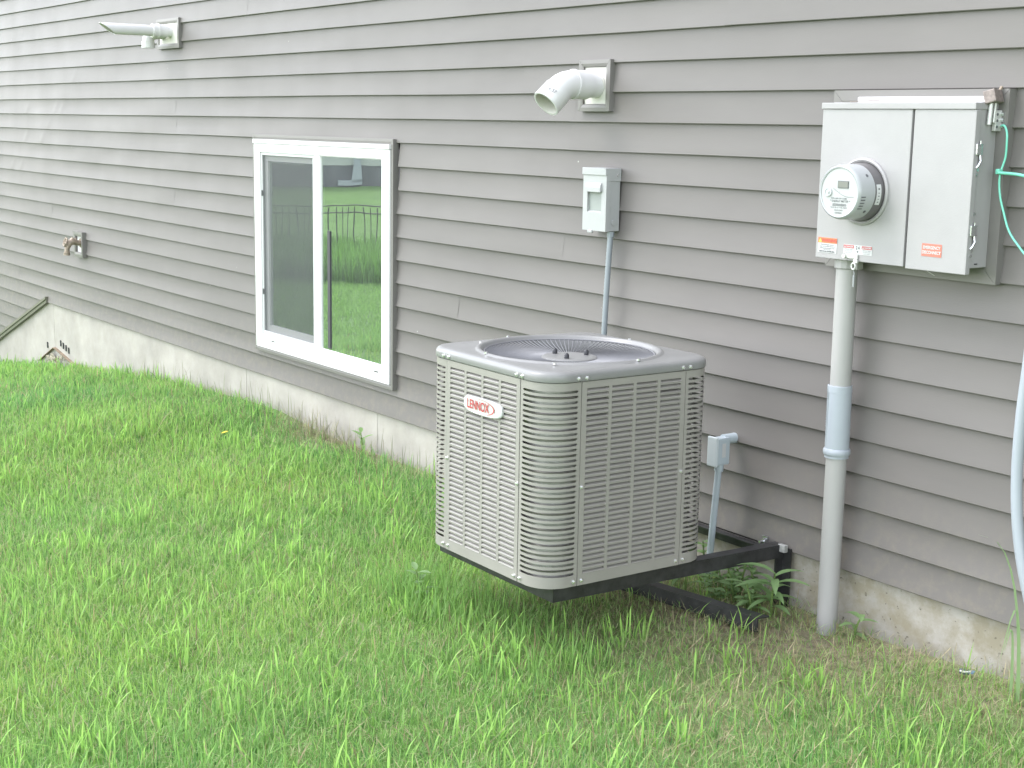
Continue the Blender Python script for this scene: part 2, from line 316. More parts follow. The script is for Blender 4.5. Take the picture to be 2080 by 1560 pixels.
# ------------------------------------------------------------------ house: siding, foundation
S = 0.1016
house = thing('house', 'house wall of grey vinyl lap siding above a pale concrete foundation', 'house', (-6, 0.1, -1.2))
WX0, WX1, WZ0, WZ1 = -6.80, -5.448, 0.142, 1.226        # rough opening of the window
SLX, SLZ, SLK = -10.27, 0.0, 0.352                       # slanting lower edge at the far left: z = SLZ + SLK*(x-SLX)
DENTS = [(-9.95,13,.0035),(-9.82,13,.003),(-10.55,13,.003),(-10.62,11,.0035),(-10.25,11,.003),(-10.95,9,.003),(-10.75,9,.003),(-9.55,15,.0022),(-10.1,12,.0022)]
PROF = [(a*.86, b) for a, b in [(0.0135, 0.0015), (0.0022, 0.0), (0.0, 0.0022), (0.0014, 0.010), (0.0068, 0.036), (0.0104, 0.064), (0.0124, 0.088), (0.0132, 0.1045)]]
def siding_panel(x0, x1, rows, proud, seed):
    mb = MB(); 
    for n in rows:
        prof = list(PROF)
        if n == 1: prof = [q for q in prof if abs(q[1]+n*S-WZ0) > .006] + [(0.0074, WZ0-n*S)]
        if n == 12: prof = [q for q in prof if abs(q[1]+n*S-WZ1) > .003] + [(0.0009, WZ1-n*S)]
        prof = [prof[0]]+sorted(prof[1:], key=lambda q: q[1]) if n in (1, 12) else prof
        xa, xb = x0, x1
        if n < 0:
            xa = x0
        step = 0.025 if x0 < -9 and 8 < n < 17 else 0.09
        k = max(2, int(math.ceil((xb-xa)/step))+1); X = np.linspace(xa, xb, k)
        if n in (1, 12): X = np.unique(np.concatenate([X, [v for v in (WX0, WX1) if xa < v < xb]]))
        k = len(X); wob = 0.0011*vnoise(X*1.1+seed*3.1, n)+0.0007*vnoise(X*3.7, n+50); wz = 0.0010*vnoise(X*0.8+9, seed)+0.0006*vnoise(X*2.3, n+7)
        vs = []
        for (py, pz) in prof:
            t = max(0, min(1, pz/S)); yy = py-proud+wob*(0.5+math.sin(t*math.pi))
            if step < 0.05:
                for (dx, dn, am) in DENTS:
                    if dn == n: yy = yy - am*np.exp(-((X-dx-0.10*(t-.2)**2-0.06*t)/0.028)**2)*math.sin(min(1, t*1.15)*math.pi)
            zz = n*S+pz+wz*(1-t)
            Z = np.full(k, 1.0)*zz; Y = np.full(k, 1.0)*yy
            vs += list(zip(X, Y, Z))
        fs = []
        m = len(prof)
        for j in range(m-1):
            for i in range(k-1):
                cx = (X[i]+X[i+1])/2; cz = n*S+(prof[j][1]+prof[j+1][1])/2
                if WX0 < cx < WX1 and WZ0 < cz < WZ1: continue
                fs.append((j*k+i, j*k+i+1, (j+1)*k+i+1, (j+1)*k+i))
        if n < 0:   # trimmed along the slanting channel
            out = []
            for f in fs: 
                if all(vs[a][2] <= 99 for a in f): out.append(f)
            zl = lambda x: SLZ+SLK*(x-SLX)
            vs = [((min(v[0], SLX+(v[2]-SLZ)/SLK) if v[2] < zl(v[0]) else v[0]), v[1], v[2]) for v in vs]
            fs = out
        mb.add(vs, fs[:k-1 if n not in (1,12) else 0], False) if False else None
        o = len(mb.v); mb.v += vs
        for f in fs:
            mb.f.append(tuple(a+o for a in f)); mb.sm.append(f[0] >= 2*k)
    return mb
JOINT = {0:-7.22, 2:-3.9, 4:-8.6, 6:-2.75, 8:-7.9, 10:-9.05, 12:-4.19, 14:-8.15, 16:-3.4, 18:-6.9, 20:-5.1, 22:-8.4, 24:-2.2, 26:-6.1}
PL = 3.66
for n0 in range(-8, 28, 2):
    if n0 < 0:
        segs = [(-14.5, -10.2)]
    else:
        j0 = JOINT[n0]; cuts = [c for c in [j0+PL*q for q in range(-4, 5)] if -14.4 < c < 1.4]
        e = [-14.5]+sorted(cuts)+[1.5]; segs = list(zip(e[:-1], e[1:]))
    if 2 <= n0 <= 10:   # window rows: pieces end inside the channel beside the window
        new = []
        for a, b in segs:
            if b <= WX0 or a >= WX1: new.append((a, b)); continue
            if a < WX0-0.2: new.append((a, WX0+.0))
            if b > WX1+0.2: new.append((WX1, b))
        segs = new
    for q, (a, b) in enumerate(segs):
        lap = 0.025 if q else 0
        if a == WX1: lap = 0
        o = siding_panel(a-lap, b, (n0, n0+1), 0.0006*q, n0*3+q).build('siding_panel', MT['siding'], house)
# slanting channel
ch = MB(); xa, xb = -12.6, -10.235
zl = lambda x: SLZ+SLK*(x-SLX)
for (o0, o1, y0, y1) in ((0.012, 0.030, -0.016, 0.02), (-0.012, 0.012, -0.009, 0.02)):
    ch.add([(xa, y0, zl(xa)+o0), (xb, y0, zl(xb)+o0), (xb, y0, zl(xb)+o1), (xa, y0, zl(xa)+o1), (xa, y1, zl(xa)+o0), (xb, y1, zl(xb)+o0), (xb, y1, zl(xb)+o1), (xa, y1, zl(xa)+o1)],
           [(0,1,2,3),(7,6,5,4),(0,4,5,1),(1,5,6,2),(2,6,7,3),(3,7,4,0)])
ch.build('slanting_channel', MT['slant'], house)
# foundation with seams
fx = np.unique(np.concatenate([np.linspace(-14.5, 1.5, 220)]+[[q-.004, q, q+.004] for q in (-10.155, -7.0, -5.62, -4.6)]))
fz = np.linspace(-1.6, 0.03, 26); FX, FZ = np.meshgrid(fx, fz)
FY = 0.016+0.0016*vnoise2(FX*6, FZ*6, 4)+0.0025*vnoise2(FX*1.7, FZ*2, 5)
for q in (-10.155, -7.0, -5.62, -4.6): FY += 0.004*(np.abs(FX-q) < 0.001)
FY += 0.010*np.clip(vnoise2(FX*9, FZ*11, 8)-0.35, 0, 1)*sstep(-3.1, -2.7, FX)*sstep(-.16, -.03, FZ)
fm = MB(); kx = len(fx)
fm.add(np.stack([FX, FY, FZ], -1).reshape(-1, 3).tolist(), [(j*kx+i, j*kx+i+1, (j+1)*kx+i+1, (j+1)*kx+i) for j in range(len(fz)-1) for i in range(kx-1)], True)
fm.build('foundation', MT['concrete'], house)
# broken parging with rusty flashing low on the far left, and dark form-tie slots above it
bk = MB()
for _ in range(260):
    x = random.uniform(-10.3, -9.5); d = abs(x+10.13); top = -0.325-0.36*max(0, -10.13-x)-0.14*max(0, x+10.13); z = random.uniform(-.56, top)
    r = random.uniform(.005, .015)
    bm = bmesh.new(); bmesh.ops.create_icosphere(bm, subdivisions=1, radius=r)
    for v in bm.verts: v.co *= random.uniform(.7, 1.25)
    bm.verts.index_update(); bk.add([(v.co.x*1.3+x, v.co.y*.6-.004, v.co.z+z) for v in bm.verts], [[v.index for v in f.verts] for f in bm.faces]); bm.free()
bk.build('broken_parging', mat('rubble', (0.29, 0.262, 0.20), rough=0.9, var=0.45, vscale=25), house)
fl = MB()
for (xa_, za, xb_, zb) in ((-10.14,-.315,-10.48,-.455), (-10.14,-.315,-9.62,-.397)):
    fl.add([(xa_,-.006,za),(xb_,-.006,zb),(xb_,-.006,zb+.004),(xa_,-.006,za+.004),(xa_,.02,za),(xb_,.02,zb),(xb_,.02,zb+.004),(xa_,.02,za+.004)],[(0,1,2,3),(0,4,5,1),(3,2,6,7),(0,3,7,4),(1,5,6,2)])
fl.build('rusty_flashing', mat('rust', (0.20, 0.15, 0.10), rough=0.8, var=0.3, vscale=30), house)
for (sx_, sz_) in ((-10.02,-.265),(-9.965,-.275),(-9.91,-.285),(-9.855,-.295),(-10.31,-.315)):
    b = MB(); b.box((sx_-.008, .009, sz_-.024), (sx_+.008, .0145, sz_+.02), .002); b.build('tie_slot', MT['rubber'], house)
# rear ledger strip and caulk under the siding beside the bracket
b = MB(); b.box((-3.75, -.004, -.022), (-3.10, .014, -.003)); b.build('drip_flashing', mat('dark_flashing', (.07,.065,.06), rough=.6, var=.3, vscale=40), house)
b = MB(); b.tube([(-3.75+.05*i, .004, -.029+.002*math.sin(i*1.7)) for i in range(13)], .006, 8); b.build('caulk_bead', mat('caulk', (.42,.40,.37), rough=.7, var=.3, vscale=60), house)
# dark basement room behind the window
rm = MB(); rm.box((-7.6, .10, -1.2), (-4.7, 3.0, 2.4)); rm.f = [f[::-1] for f in rm.f]
rmf = [f for i, f in enumerate(rm.f) if i != 2]; rm.f = rmf; rm.sm = rm.sm[:5]
rm.add([(-7.6,.1,-1.2),(-4.7,.1,-1.2),(-4.7,.1,WZ0),(-7.6,.1,WZ0),(-7.6,.1,WZ1),(-4.7,.1,WZ1),(-4.7,.1,2.4),(-7.6,.1,2.4),(WX0,.1,WZ0),(WX0,.1,WZ1),(WX1,.1,WZ0),(WX1,.1,WZ1)],
       [(0,1,2,3),(4,5,6,7),(3,8,9,4),(10,2,5,11)])
rm.build('basement_room', MT['room'], house)
local(house)

# ------------------------------------------------------------------ trims and channel helper
def channel(parent, x0, x1, z0, z1, wd, y0, mtl, names='channel', lip=0.0018, bot=None):
    """picture-frame trim with mitred corners: four strips, proud outer lip"""
    bot = wd if bot is None else bot
    Q = {'t': [(x0,z1),(x1,z1),(x1-wd,z1-wd),(x0+wd,z1-wd)], 'b': [(x0,z0),(x1,z0),(x1-wd,z0+bot),(x0+wd,z0+bot)],
         'l': [(x0,z0),(x0,z1),(x0+wd,z1-wd),(x0+wd,z0+bot)], 'r': [(x1,z0),(x1,z1),(x1-wd,z1-wd),(x1-wd,z0+bot)]}
    res = []
    for key, q in Q.items():
        g = 0.0006
        cxm = (q[0][0]+q[1][0])/2; 
        a, b_, c, d = q
        mb = MB()
        def P(p, y): return (p[0], y, p[1])
        mid0 = (a[0]*.45+d[0]*.55, a[1]*.45+d[1]*.55); mid1 = (b_[0]*.45+c[0]*.55, b_[1]*.45+c[1]*.55)
        if key in 'tb': gx = g; gz_ = 0
        else: gx = 0; gz_ = g
        def sh(p, other): 
            dx = (other[0]-p[0]); dz = (other[1]-p[1]); l = math.hypot(dx, dz); return (p[0]+dx/l*g, p[1]+dz/l*g)
        a2, b2, c2, d2 = sh(a,b_), sh(b_,a), sh(c,d), sh(d,c); m0, m1 = sh(mid0,mid1), sh(mid1,mid0)
        vs = [P(a2,.012),P(b2,.012),P(b2,y0),P(a2,y0),P(m1,y0-lip*.25),P(m0,y0-lip*.25),P(c2,y0+lip),P(d2,y0+lip),P(c2,.012),P(d2,.012)]
        fs = [(0,1,2,3),(3,2,4,5),(5,4,6,7),(7,6,8,9),(0,3,5,7,9),(1,8,6,4,2)]
        if key in 'bl': fs = [f[::-1] for f in fs]
        mb.add(vs, fs); res.append(mb.build(names, mtl, parent))
    return res

# ------------------------------------------------------------------ window
win = thing('window', 'white sliding basement window with a screened left half', 'window', (-6.12, 0, .13))
channel(win, -6.822, -5.434, .131, 1.236, .022, -.016, MT['trim'], 'trim_channel')
def frame_piece(name, pts, y0, y1, m, p):
    mb = MB(); mb.prism(pts, y0, y1); return mb.build(name, m, p)
X0, X1, Z0, Z1 = -6.795, -5.455, .155, 1.203
fi = (-6.728, -5.522, .228, 1.150)
for pts in ([(X0,Z1-.012),(X1,Z1-.012),(fi[1],fi[3]),(fi[0],fi[3])], [(X0,Z0),(fi[0],fi[2]),(fi[1],fi[2]),(X1,Z0)], [(X0,Z0),(X0,Z1-.012),(fi[0],fi[3]),(fi[0],fi[2])], [(X1,Z0),(fi[1],fi[2]),(fi[1],fi[3]),(X1,Z1-.012)]):
    c = (sum(q[0] for q in pts)/4, sum(q[1] for q in pts)/4); pts = [(q[0]+(c[0]-q[0])*.0008, q[1]+(c[1]-q[1])*.002) for q in pts]
    frame_piece('frame_rail', pts, -.022, .045, MT['white'], win)
frame_piece('head_flange', [(X0-.003,Z1-.010),(X1+.003,Z1-.010),(X1+.003,Z1+.010),(X0-.003,Z1+.010)], -.027, .02, MT['white'], win)
b = MB(); b.box((fi[0], -.0215, fi[2]-.045), (fi[1], -.0245, fi[2]-.041)); b.box((fi[0], -.0215, fi[2]-.020), (fi[1], -.0245, fi[2]-.017)); b.build('sill_ridge', MT['white'], win)
b = MB(); b.box((-6.156, -.019, fi[2]+.0005), (-6.100, .03, fi[3]-.0005), .003); b.build('meeting_stile', MT['white'], win)
# right fixed lite, left sliding sash behind a screen
def rect_frame(x0, x1, z0, z1, wd, y0, y1):
    mb = MB(); mb.box((x0,y0,z0),(x0+wd,y1,z1)); mb.box((x1-wd,y0,z0),(x1,y1,z1)); mb.box((x0+wd,y0,z0),(x1-wd,y1,z0+wd)); mb.box((x0+wd,y0,z1-wd),(x1-wd,y1,z1)); return mb
rect_frame(-6.099, fi[1]-.001, fi[2]+.001, fi[3]-.001, .004, -.0140, -.002).build('glazing_bead', MT['white'], win)
rect_frame(-6.727, -6.159, fi[2]+.001, fi[3]-.001, .014, -.0165, -.009).build('screen_frame', mat('screen_frame_grey', (.50,.51,.51), rough=.4), win)
rect_frame(-6.724, -6.157, fi[2]+.003, fi[3]-.003, .042, .000, .03).build('sash_frame', MT['white'], win)
b = MB(); b.box((-6.0945,-.010,fi[2]+.0055),(-5.5275,-.006,fi[3]-.0055)); b.build('glass_pane', MT['glass'], win)
b = MB(); b.box((-6.681,.010,fi[2]+.046),(-6.200,.014,fi[3]-.046)); b.build('glass_pane', MT['glass2'], win)
b = MB(); b.add([(-6.712,-.013,fi[2]+.016),(-6.174,-.013,fi[2]+.016),(-6.174,-.013,fi[3]-.016),(-6.712,-.013,fi[3]-.016)], [(0,1,2,3)]); b.build('insect_screen', MT['screen'], win)
for zz in (.93, .43):
    b = MB(); b.box((-6.722,-.0185,zz),(-6.708,-.0155,zz+.028), .001); b.build('screen_tab', MT['rubber'], win)
for xx in (-6.62, -5.585):
    b = MB(); b.box((xx,-.0232,.196),(xx+.035,-.0221,.201), .0003); b.build('weep_slot', MT['rubber'], win)
local(win)
pole = MB(); pole.box((-6.034, -.0155, .240), (-6.010, -.0105, .80), .0015)
tag(pole.build('dark_strip', mat('dark_strip', (.05,.05,.055), rough=.6)), 'dark upright strip against the right window pane beside the middle stile', 'strip')

# ------------------------------------------------------------------ wall vents
def elbow_path(p0, d0, d1, rad, n=9):
    """points of a bend from direction d0 to d1 starting at p0"""
    d0 = Vector(d0).normalized(); d1 = Vector(d1).normalized(); ang = d0.angle(d1); nrm = (d1-d0*d0.dot(d1)).normalized()
    return [Vector(p0)+d0*rad*math.sin(ang*i/n)+nrm*rad*(1-math.cos(ang*i/n)) for i in range(n+1)]
def hollow_end(mb_out, mb_in, c, d, r, depth):
    d = Vector(d).normalized(); c = Vector(c)
    mb_in.tube([c, c-d*depth], r, 28, cap=False); mb_in.disc(c-d*depth, d, r)
v2 = thing('vent_elbow', 'white plastic vent elbow pointing down from a grey block above the small disconnect box', 'vent', (-4.06, 0, 1.36))
channel(v2, -4.150, -3.974, 1.358, 1.537, .024, -.015, MT['trim'], 'block_trim')
b = MB(); b.box((-4.125,-.006,1.383),(-3.999,.012,1.512), .002); b.build('mounting_plate', MT['plate'], v2)
pc = Vector((-4.058, 0, 1.449))
b = MB(); b.tube([pc+Vector((0,-.004,0)), pc+Vector((0,-.10,0))], .0445, 32); b.build('pipe', MT['pvc'], v2)
b = MB(); b.tube([pc+Vector((0,-.0065,0)), pc+Vector((0,-.010,-.001))], .049, 32); b.build('sealant_ring', MT['plate'], v2)
hub = MB(); h0 = pc+Vector((0,-.055,0))
hub.tube([h0, h0+Vector((0,-.052,0)), h0+Vector((0,-.0521,0)), h0+Vector((0,-.060,0)), h0+Vector((0,-.0601,0))], 0, 32, radii=[.0505,.0505,.0525,.0525,.0485])
bend = elbow_path(h0+Vector((0,-.060,0)), (0,-1,0), (-.05,-1,-1.02), .092)
hub.tube(bend, .0485, 32, cap=False)
dd = (bend[-1]-bend[-2]).normalized(); e0 = bend[-1]; e1 = e0+dd*.062
hub.tube([e0-dd*.004, e0-dd*.0039, e1-dd*.002, e1], 0, 32, radii=[.0485,.0515,.0525,.0515], cap=False)
# annular rim
n_ = 32; u_ = dd.orthogonal().normalized(); v_ = dd.cross(u_)
ring = [e1+(u_*math.cos(2*math.pi*k/n_)+v_*math.sin(2*math.pi*k/n_))*rr for rr in (.0515,.0455) for k in range(n_)]
hub.add(ring, [(k,(k+1)%n_,n_+(k+1)%n_,n_+k) for k in range(n_)])
hub.build('elbow', MT['pvc'], v2)
inn = MB(); hollow_end(None, inn, e1, dd, .0455, .10); inn.build('elbow_bore', MT['pvcin'], v2)
tm = text_mesh('3x.57', .018, MT['inkgrey'], 'stamped_mark'); t = inst(tm, 'stamped_mark', v2)
upd = (Vector((0,0,1))-dd*dd.z).normalized(); cen = (e0+e1)/2; side = (upd*.72+Vector((.69,0,0))).normalized(); side = (side-dd*side.dot(dd)).normalized()
Zx = side; Yx = -dd; Xx = Yx.cross(Zx); Mx = Matrix((Xx, Yx, Zx)).transposed().to_4x4(); Mx.translation = cen+side*.0532
tm.transform(Mx)
local(v2)

v1 = thing('vent_pipes', 'white furnace vent with a long slant-cut tube and a short downturned elbow', 'vent', (-7.9, 0, 1.69))
channel(v1, -8.062, -7.744, 1.694, 1.858, .026, -.012, MT['trim'], 'block_trim')
b = MB(); b.box((-8.035,-.006,1.718),(-7.771,.012,1.833), .002); b.build('mounting_plate', MT['plate'], v1)
p1 = Vector((-7.872, 0, 1.786)); r1 = .0302
b = MB(); y = lambda t: p1+Vector((0,-t,0))
b.tube([y(.004), y(.07)], r1, 24); b.build('pipe_stub', MT['pvc'], v1)
b = MB(); b.tube([y(.035), y(.075), y(.0751), y(.085), y(.0851), y(.115), y(.1151)], 0, 24, radii=[.037,.037,.041,.041,.038,.038,r1]); b.build('coupling', MT['pvc'], v1)
# slant-cut long tube: each generator ends on the slanting plane
n_ = 28; tubev = []; inv = []
for k in range(n_):
    a = 2*math.pi*k/n_; dz = math.sin(a)
    end = .372+.042*dz
    for (rr, lst) in ((r1, tubev), (r1*.87, inv)):
        lst.append((p1.x+rr*math.cos(a), -.10, p1.z+rr*math.sin(a)))
        lst.append((p1.x+rr*math.cos(a), -end, p1.z+rr*math.sin(a)+.012*0))
tb = MB(); tb.add(tubev, [(2*k, 2*k+1, (2*k+3)%(2*n_), (2*k+2)%(2*n_)) for k in range(n_)], True)
rim = [tubev[2*k+1] for k in range(n_)]+[inv[2*k+1] for k in range(n_)]
tb.add(rim, [(k, n_+k, n_+(k+1)%n_, (k+1)%n_) for k in range(n_)])
tb.build('slant_cut_tube', MT['pvc'], v1)
ib = MB(); ib.add(inv, [(2*k, (2*k+2)%(2*n_), (2*k+3)%(2*n_), 2*k+1) for k in range(n_)], True); ib.build('tube_bore', MT['pvcin'], v1)
q0 = Vector((-7.985, 0, 1.778)); eb = MB(); eb.tube([q0+Vector((0,-.004,0)), q0+Vector((0,-.045,0))], .030, 24)
bn = elbow_path(q0+Vector((0,-.045,0)), (0,-1,0), (0,-.02,-1), .048, 8); eb.tube(bn, .033, 24, cap=False)
eb.tube([bn[-1], bn[-1]+Vector((0,0,.0001)), bn[-1]+Vector((0,0,-.035))], 0, 24, radii=[.033,.0365,.0365], cap=False)
eb.build('intake_elbow', MT['pvc'], v1)
ib = MB(); ib.tube([bn[-1]+Vector((0,0,-.035)), bn[-1]+Vector((0,0,.01))], .031, 20, cap=True); ib.build('intake_bore', MT['pvcin'], v1)
b = MB(); b.tube([y(.1), y(.1)+Vector((-.02,.01,-.02)), q0+Vector((.03,-.05,.0))], .022, 14); b.build('branch', MT['pvc'], v1)
local(v1)

# ------------------------------------------------------------------ hose spigot
sg = thing('hose_spigot', 'small brass hose spigot on a grey mounting block low on the left', 'spigot', (-9.48, 0, .39))
channel(sg, -9.572, -9.400, .388, .556, .030, -.022, MT['trim'], 'block_trim')
b = MB(); b.box((-9.54,-.006,.418),(-9.432,.012,.526), .002); b.build('mounting_plate', MT['white'], sg)
f0 = Vector((-9.468, 0, .482))
b = MB(); b.tube([f0+Vector((0,-.004,0)), f0+Vector((0,-.012,0)), f0+Vector((0,-.013,0)), f0+Vector((0,-.05,.004))], 0, 16, radii=[.034,.030,.019,.017]); b.build('wall_flange', MT['brass'], sg)
b = MB(); b.tube([f0+Vector((0,-.045,.01)), f0+Vector((0,-.062,.014)), f0+Vector((0,-.085,.0)), f0+Vector((0,-.10,-.03)), f0+Vector((0,-.104,-.062))], 0, 14, radii=[.022,.026,.02,.017,.017])
b.tube([f0+Vector((0,-.104,-.058)), f0+Vector((0,-.105,-.078))], .021, 14); b.build('spout', MT['brass'], sg)
hd = f0+Vector((0,-.112,.010)); dh = Vector((0,-.9,.3)).normalized()
b = MB(); b.tube([f0+Vector((0,-.07,.006)), hd], .008, 10)
uu = dh.orthogonal().normalized(); vv = dh.cross(uu)
rg = [hd+(uu*math.cos(2*math.pi*k/18)+vv*math.sin(2*math.pi*k/18))*(.026+.003*math.cos(6*2*math.pi*k/18)) for k in range(19)]
b.tube(rg, .006, 8, cap=False); b.tube([hd-uu*.024, hd+uu*.024], .004, 6); b.tube([hd-vv*.024, hd+vv*.024], .004, 6); b.build('handle_wheel', MT['brass'], sg)
local(sg)

# ------------------------------------------------------------------ small disconnect box and its conduit
dc = thing('disconnect_box', 'small pale grey electrical disconnect box mounted above the air conditioner', 'electrical box', (-3.98, 0, .94))
bx0, bx1 = -4.043, -3.914
b = MB(); b.box((bx0+.002,-.048,.9445),(bx1-.002,-.002,1.150), .002); b.build('body', MT['enclosure2'], dc)
b = MB(); b.box((bx0-.003,-.070,1.138),(bx1,-.056,1.163), .002); b.box((bx0-.003,-.0575,1.118),(bx1+.0005,.0,1.163), .002); b.build('lid_cap', MT['enclosure2'], dc)
# front cover with a sunken field under a pull hood
cv = MB(); fx0, fx1, fz0, fz1 = bx0+.024, bx1-.026, 1.008, 1.112; Y0 = -.066
def quadxz(mb, x0, x1, z0, z1, y): mb.add([(x0,y,z0),(x1,y,z0),(x1,y,z1),(x0,y,z1)], [(0,1,2,3)])
quadxz(cv, bx0, fx0, .944, 1.138, Y0); quadxz(cv, fx1, bx1, .944, 1.138, Y0); quadxz(cv, fx0, fx1, .944, fz0, Y0); quadxz(cv, fx0, fx1, fz1, 1.138, Y0)
YR = -.056
cv.add([(fx0,Y0,fz0),(fx1,Y0,fz0),(fx1,YR,fz0+.006),(fx0,YR,fz0+.006),(fx0,Y0,fz1),(fx1,Y0,fz1),(fx1,YR,fz1),(fx0,YR,fz1)], [(0,1,2,3),(0,3,7,4),(1,5,6,2),(4,7,6,5)])
cv.add([(bx0,Y0,.944),(bx0,Y0,1.138),(bx0,-.047,1.138),(bx0,-.047,.944),(bx1,Y0,.944),(bx1,Y0,1.138),(bx1,-.047,1.138),(bx1,-.047,.944)], [(0,1,2,3),(4,7,6,5),(0,3,7,4)])
cv.build('front_cover', MT['enclosure2'], dc)
b = MB(); quadxz(b, fx0, fx1, fz0+.006, fz1, YR-.0008); b.build('sunken_label', MT['label'], dc)
hood = MB(); hp = [(-.056,1.112),(-.068,1.112),(-.073,1.106),(-.0755,1.096),(-.0755,1.080),(-.070,1.080),(-.066,1.088),(-.056,1.092)]
n_ = len(hp); hood.add([(fx0-.002,a,z) for a, z in hp]+[(fx1+.002,a,z) for a, z in hp], [tuple(range(n_))[::-1], tuple(range(n_,2*n_))]+[(i,(i+1)%n_,(i+1)%n_+n_,i+n_) for i in range(n_)]); hood.build('pull_hood', MT['enclosure2'], dc)
b = MB(); b.box((bx0+.035,-.072,.936),(bx0+.060,-.064,.946), .002); b.build('hasp_tab', MT['enclosure2'], dc)
b = MB(); b.tube([(bx1-.001,-.03,.975),(bx1+.002,-.03,.975)], .010, 14); b.build('knockout', MT['enclosure2'], dc)
b = MB(); b.tube([(bx1-.001,-.018,1.139),(bx1+.003,-.018,1.139)], .004, 10); b.build('rivet', MT['screw'], dc)
local(dc)
fc = MB(); pth = []; rad = []
x0c, y0c = -3.925, -.032
for i in range(131):
    t = i/130; z = .94-.86*t; pth.append((x0c-.014*t, y0c-.012*math.sin(t*3), z)); rad.append(.0096+.0010*(1 if i % 2 else 0))
fc.tube(pth, 0, 16, radii=rad)
fcd = thing('flexible_conduit', 'ribbed blue grey conduit dropping from the disconnect box behind the air conditioner', 'conduit', (x0c, y0c, .08))
fc.build('ribbed_sleeve', MT['flexconduit'], fcd)
b = MB(); b.tube([(x0c,y0c,.943),(x0c,y0c,.925)], .0130, 8, smooth=False); b.build('connector', MT['flexconduit'], fcd); local(fcd)

# ------------------------------------------------------------------ angled conduit fitting beside the air conditioner
lb = thing('conduit_body', 'blue grey conduit fitting on a leaning pipe right of the air conditioner', 'conduit fitting', (-3.33, -.07, -.2))
b = MB(); b.box((-3.318,-.088,.236),(-3.282,-.036,.326), .006); b.build('body', MT['riser'], lb)
b = MB(); b.box((-3.324,-.0985,.232),(-3.280,-.0885,.330), .004); b.build('cover_plate', mat('pale_cover', (.50,.54,.56), rough=.4), lb)
b = MB(); b.tube([(-3.302,-.05,.316),(-3.302,-.01,.316),(-3.302,.012,.316)], .017, 16); b.build('wall_nipple', MT['riser'], lb)
b = MB(); b.box((-3.2818,-.072,.262),(-3.2812,-.056,.308)); b.build('paper_label', MT['swhite'], lb)
lp = [(-3.300,-.064,.240),(-3.302,-.064,.215),(-3.303,-.064,.2149),(-3.337,-.066,-.24)]
b = MB(); b.tube(lp, 0, 18, radii=[.0148,.0148,.0112,.0112]); b.build('riser_pipe', MT['riser'], lb); local(lb)

# ------------------------------------------------------------------ meter enclosure
mbx = thing('meter_enclosure', 'large light grey utility box with two cover panels on the right', 'electrical box', (-2.63, 0, .93))
YB = -.113; bxl, bxr, bz0, bz1 = -2.892, -2.373, .944, 1.366
channel(mbx, -2.936, -2.340, .912, 1.421, .052, -.022, MT['trim'], 'trim_channel')
b = MB(); b.box((bxl+.006,-.095,bz0+.012),(bxr-.001,-.001,bz1+.006), .002); b.build('housing', MT['enclosure'], mbx)
b = MB(); b.box((-2.566,YB,bz0-.004),(bxr+.004,-.095,bz1), .002); b.build('right_cover', MT['enclosure'], mbx)
b = MB(); b.box((bxl,YB,bz0),(-2.574,-.095,bz1), .002); b.build('left_cover', MT['enclosure'], mbx)
b = MB(); b.box((bxl-.003,YB-.004,bz1+.0005),(bxr+.003,-.093,bz1+.018), .002); b.box((bxl+.02,-.0925,bz1+.001),(bxr+.002,-.002,bz1+.0195), .002); b.build('top_flange', MT['enclosure'], mbx)
b = MB(); b.box((bxl+.052,-.030,bz1+.018),(bxr+.002,-.002,bz1+.036), .003); b.build('rear_ledge', MT['white'], mbx)
b = MB(); b.tube([(-2.79,-.118,1.386),(-2.75,-.117,1.3885),(-2.70,-.116,1.390),(-2.665,-.117,1.388),(-2.655,-.117,1.393)], .0012, 6); b.build('dry_grass_stem', MT['bronze'], mbx)
b = MB(); b.tube([(-2.57,-.03,.940),(-2.53,-.06,.932),(-2.50,-.07,.925)], .0012, 6); b.build('loose_strand', MT['lug'], mbx)
# meter ring on the cover
def lathe_y(mb, c, prof, seg=48, smooth=True):   # prof: (radius, y)
    vs = []; n = len(prof)
    for r_, yy in prof: vs += [(c[0]+r_*math.cos(2*math.pi*k/seg), yy, c[2]+r_*math.sin(2*math.pi*k/seg)) for k in range(seg)]
    mb.add(vs, [(i*seg+k, i*seg+(k+1)%seg, (i+1)*seg+(k+1)%seg, (i+1)*seg+k) for i in range(n-1) for k in range(seg)], smooth); return mb
mc = (-2.729, 0, 1.140)
b = MB(); lathe_y(b, mc, [(.094,YB+.001),(.093,YB-.006),(.088,YB-.009),(.083,YB-.006),(.082,YB-.001)]); b.build('meter_collar', MT['enclosure'], mbx)
# stickers
def sticker(parent, name, x0, x1, z0, z1, m, y=YB-.0006, th=.0004):
    mb = MB(); mb.box((x0, y-th, z0), (x1, y, z1)); return mb.build(name, m, parent)
def lettering(parent, txt, size, x, z, m, y, sx=1.0, bold=0.0):
    me = text_mesh(txt, size, m, 'lettering', bold, sx); me.transform(Matrix.Translation((x, y, z)) @ Matrix.Rotation(R(90), 4, 'X'))
    o = bpy.data.objects.new('lettering', me); COL.objects.link(o); o.parent = parent; return o
ws = sticker(mbx, 'warning_sticker', -2.883, -2.812, .960, 1.003, MT['swhite']); ws['label'] = 'orange and white warning sticker'
sticker(ws, 'orange_band', -2.883, -2.812, .9875, 1.003, MT['sorange'], YB-.0011)
b = MB(); b.prism([(-2.880,.990),(-2.869,.990),(-2.8745,1.000)], YB-.0018, YB-.0016); b.build('alert_triangle', MT['syellow'], ws)
lettering(ws, 'WARNING', .0125, -2.8405, .9950, MT['sred'], YB-.0019, .92, .0003)
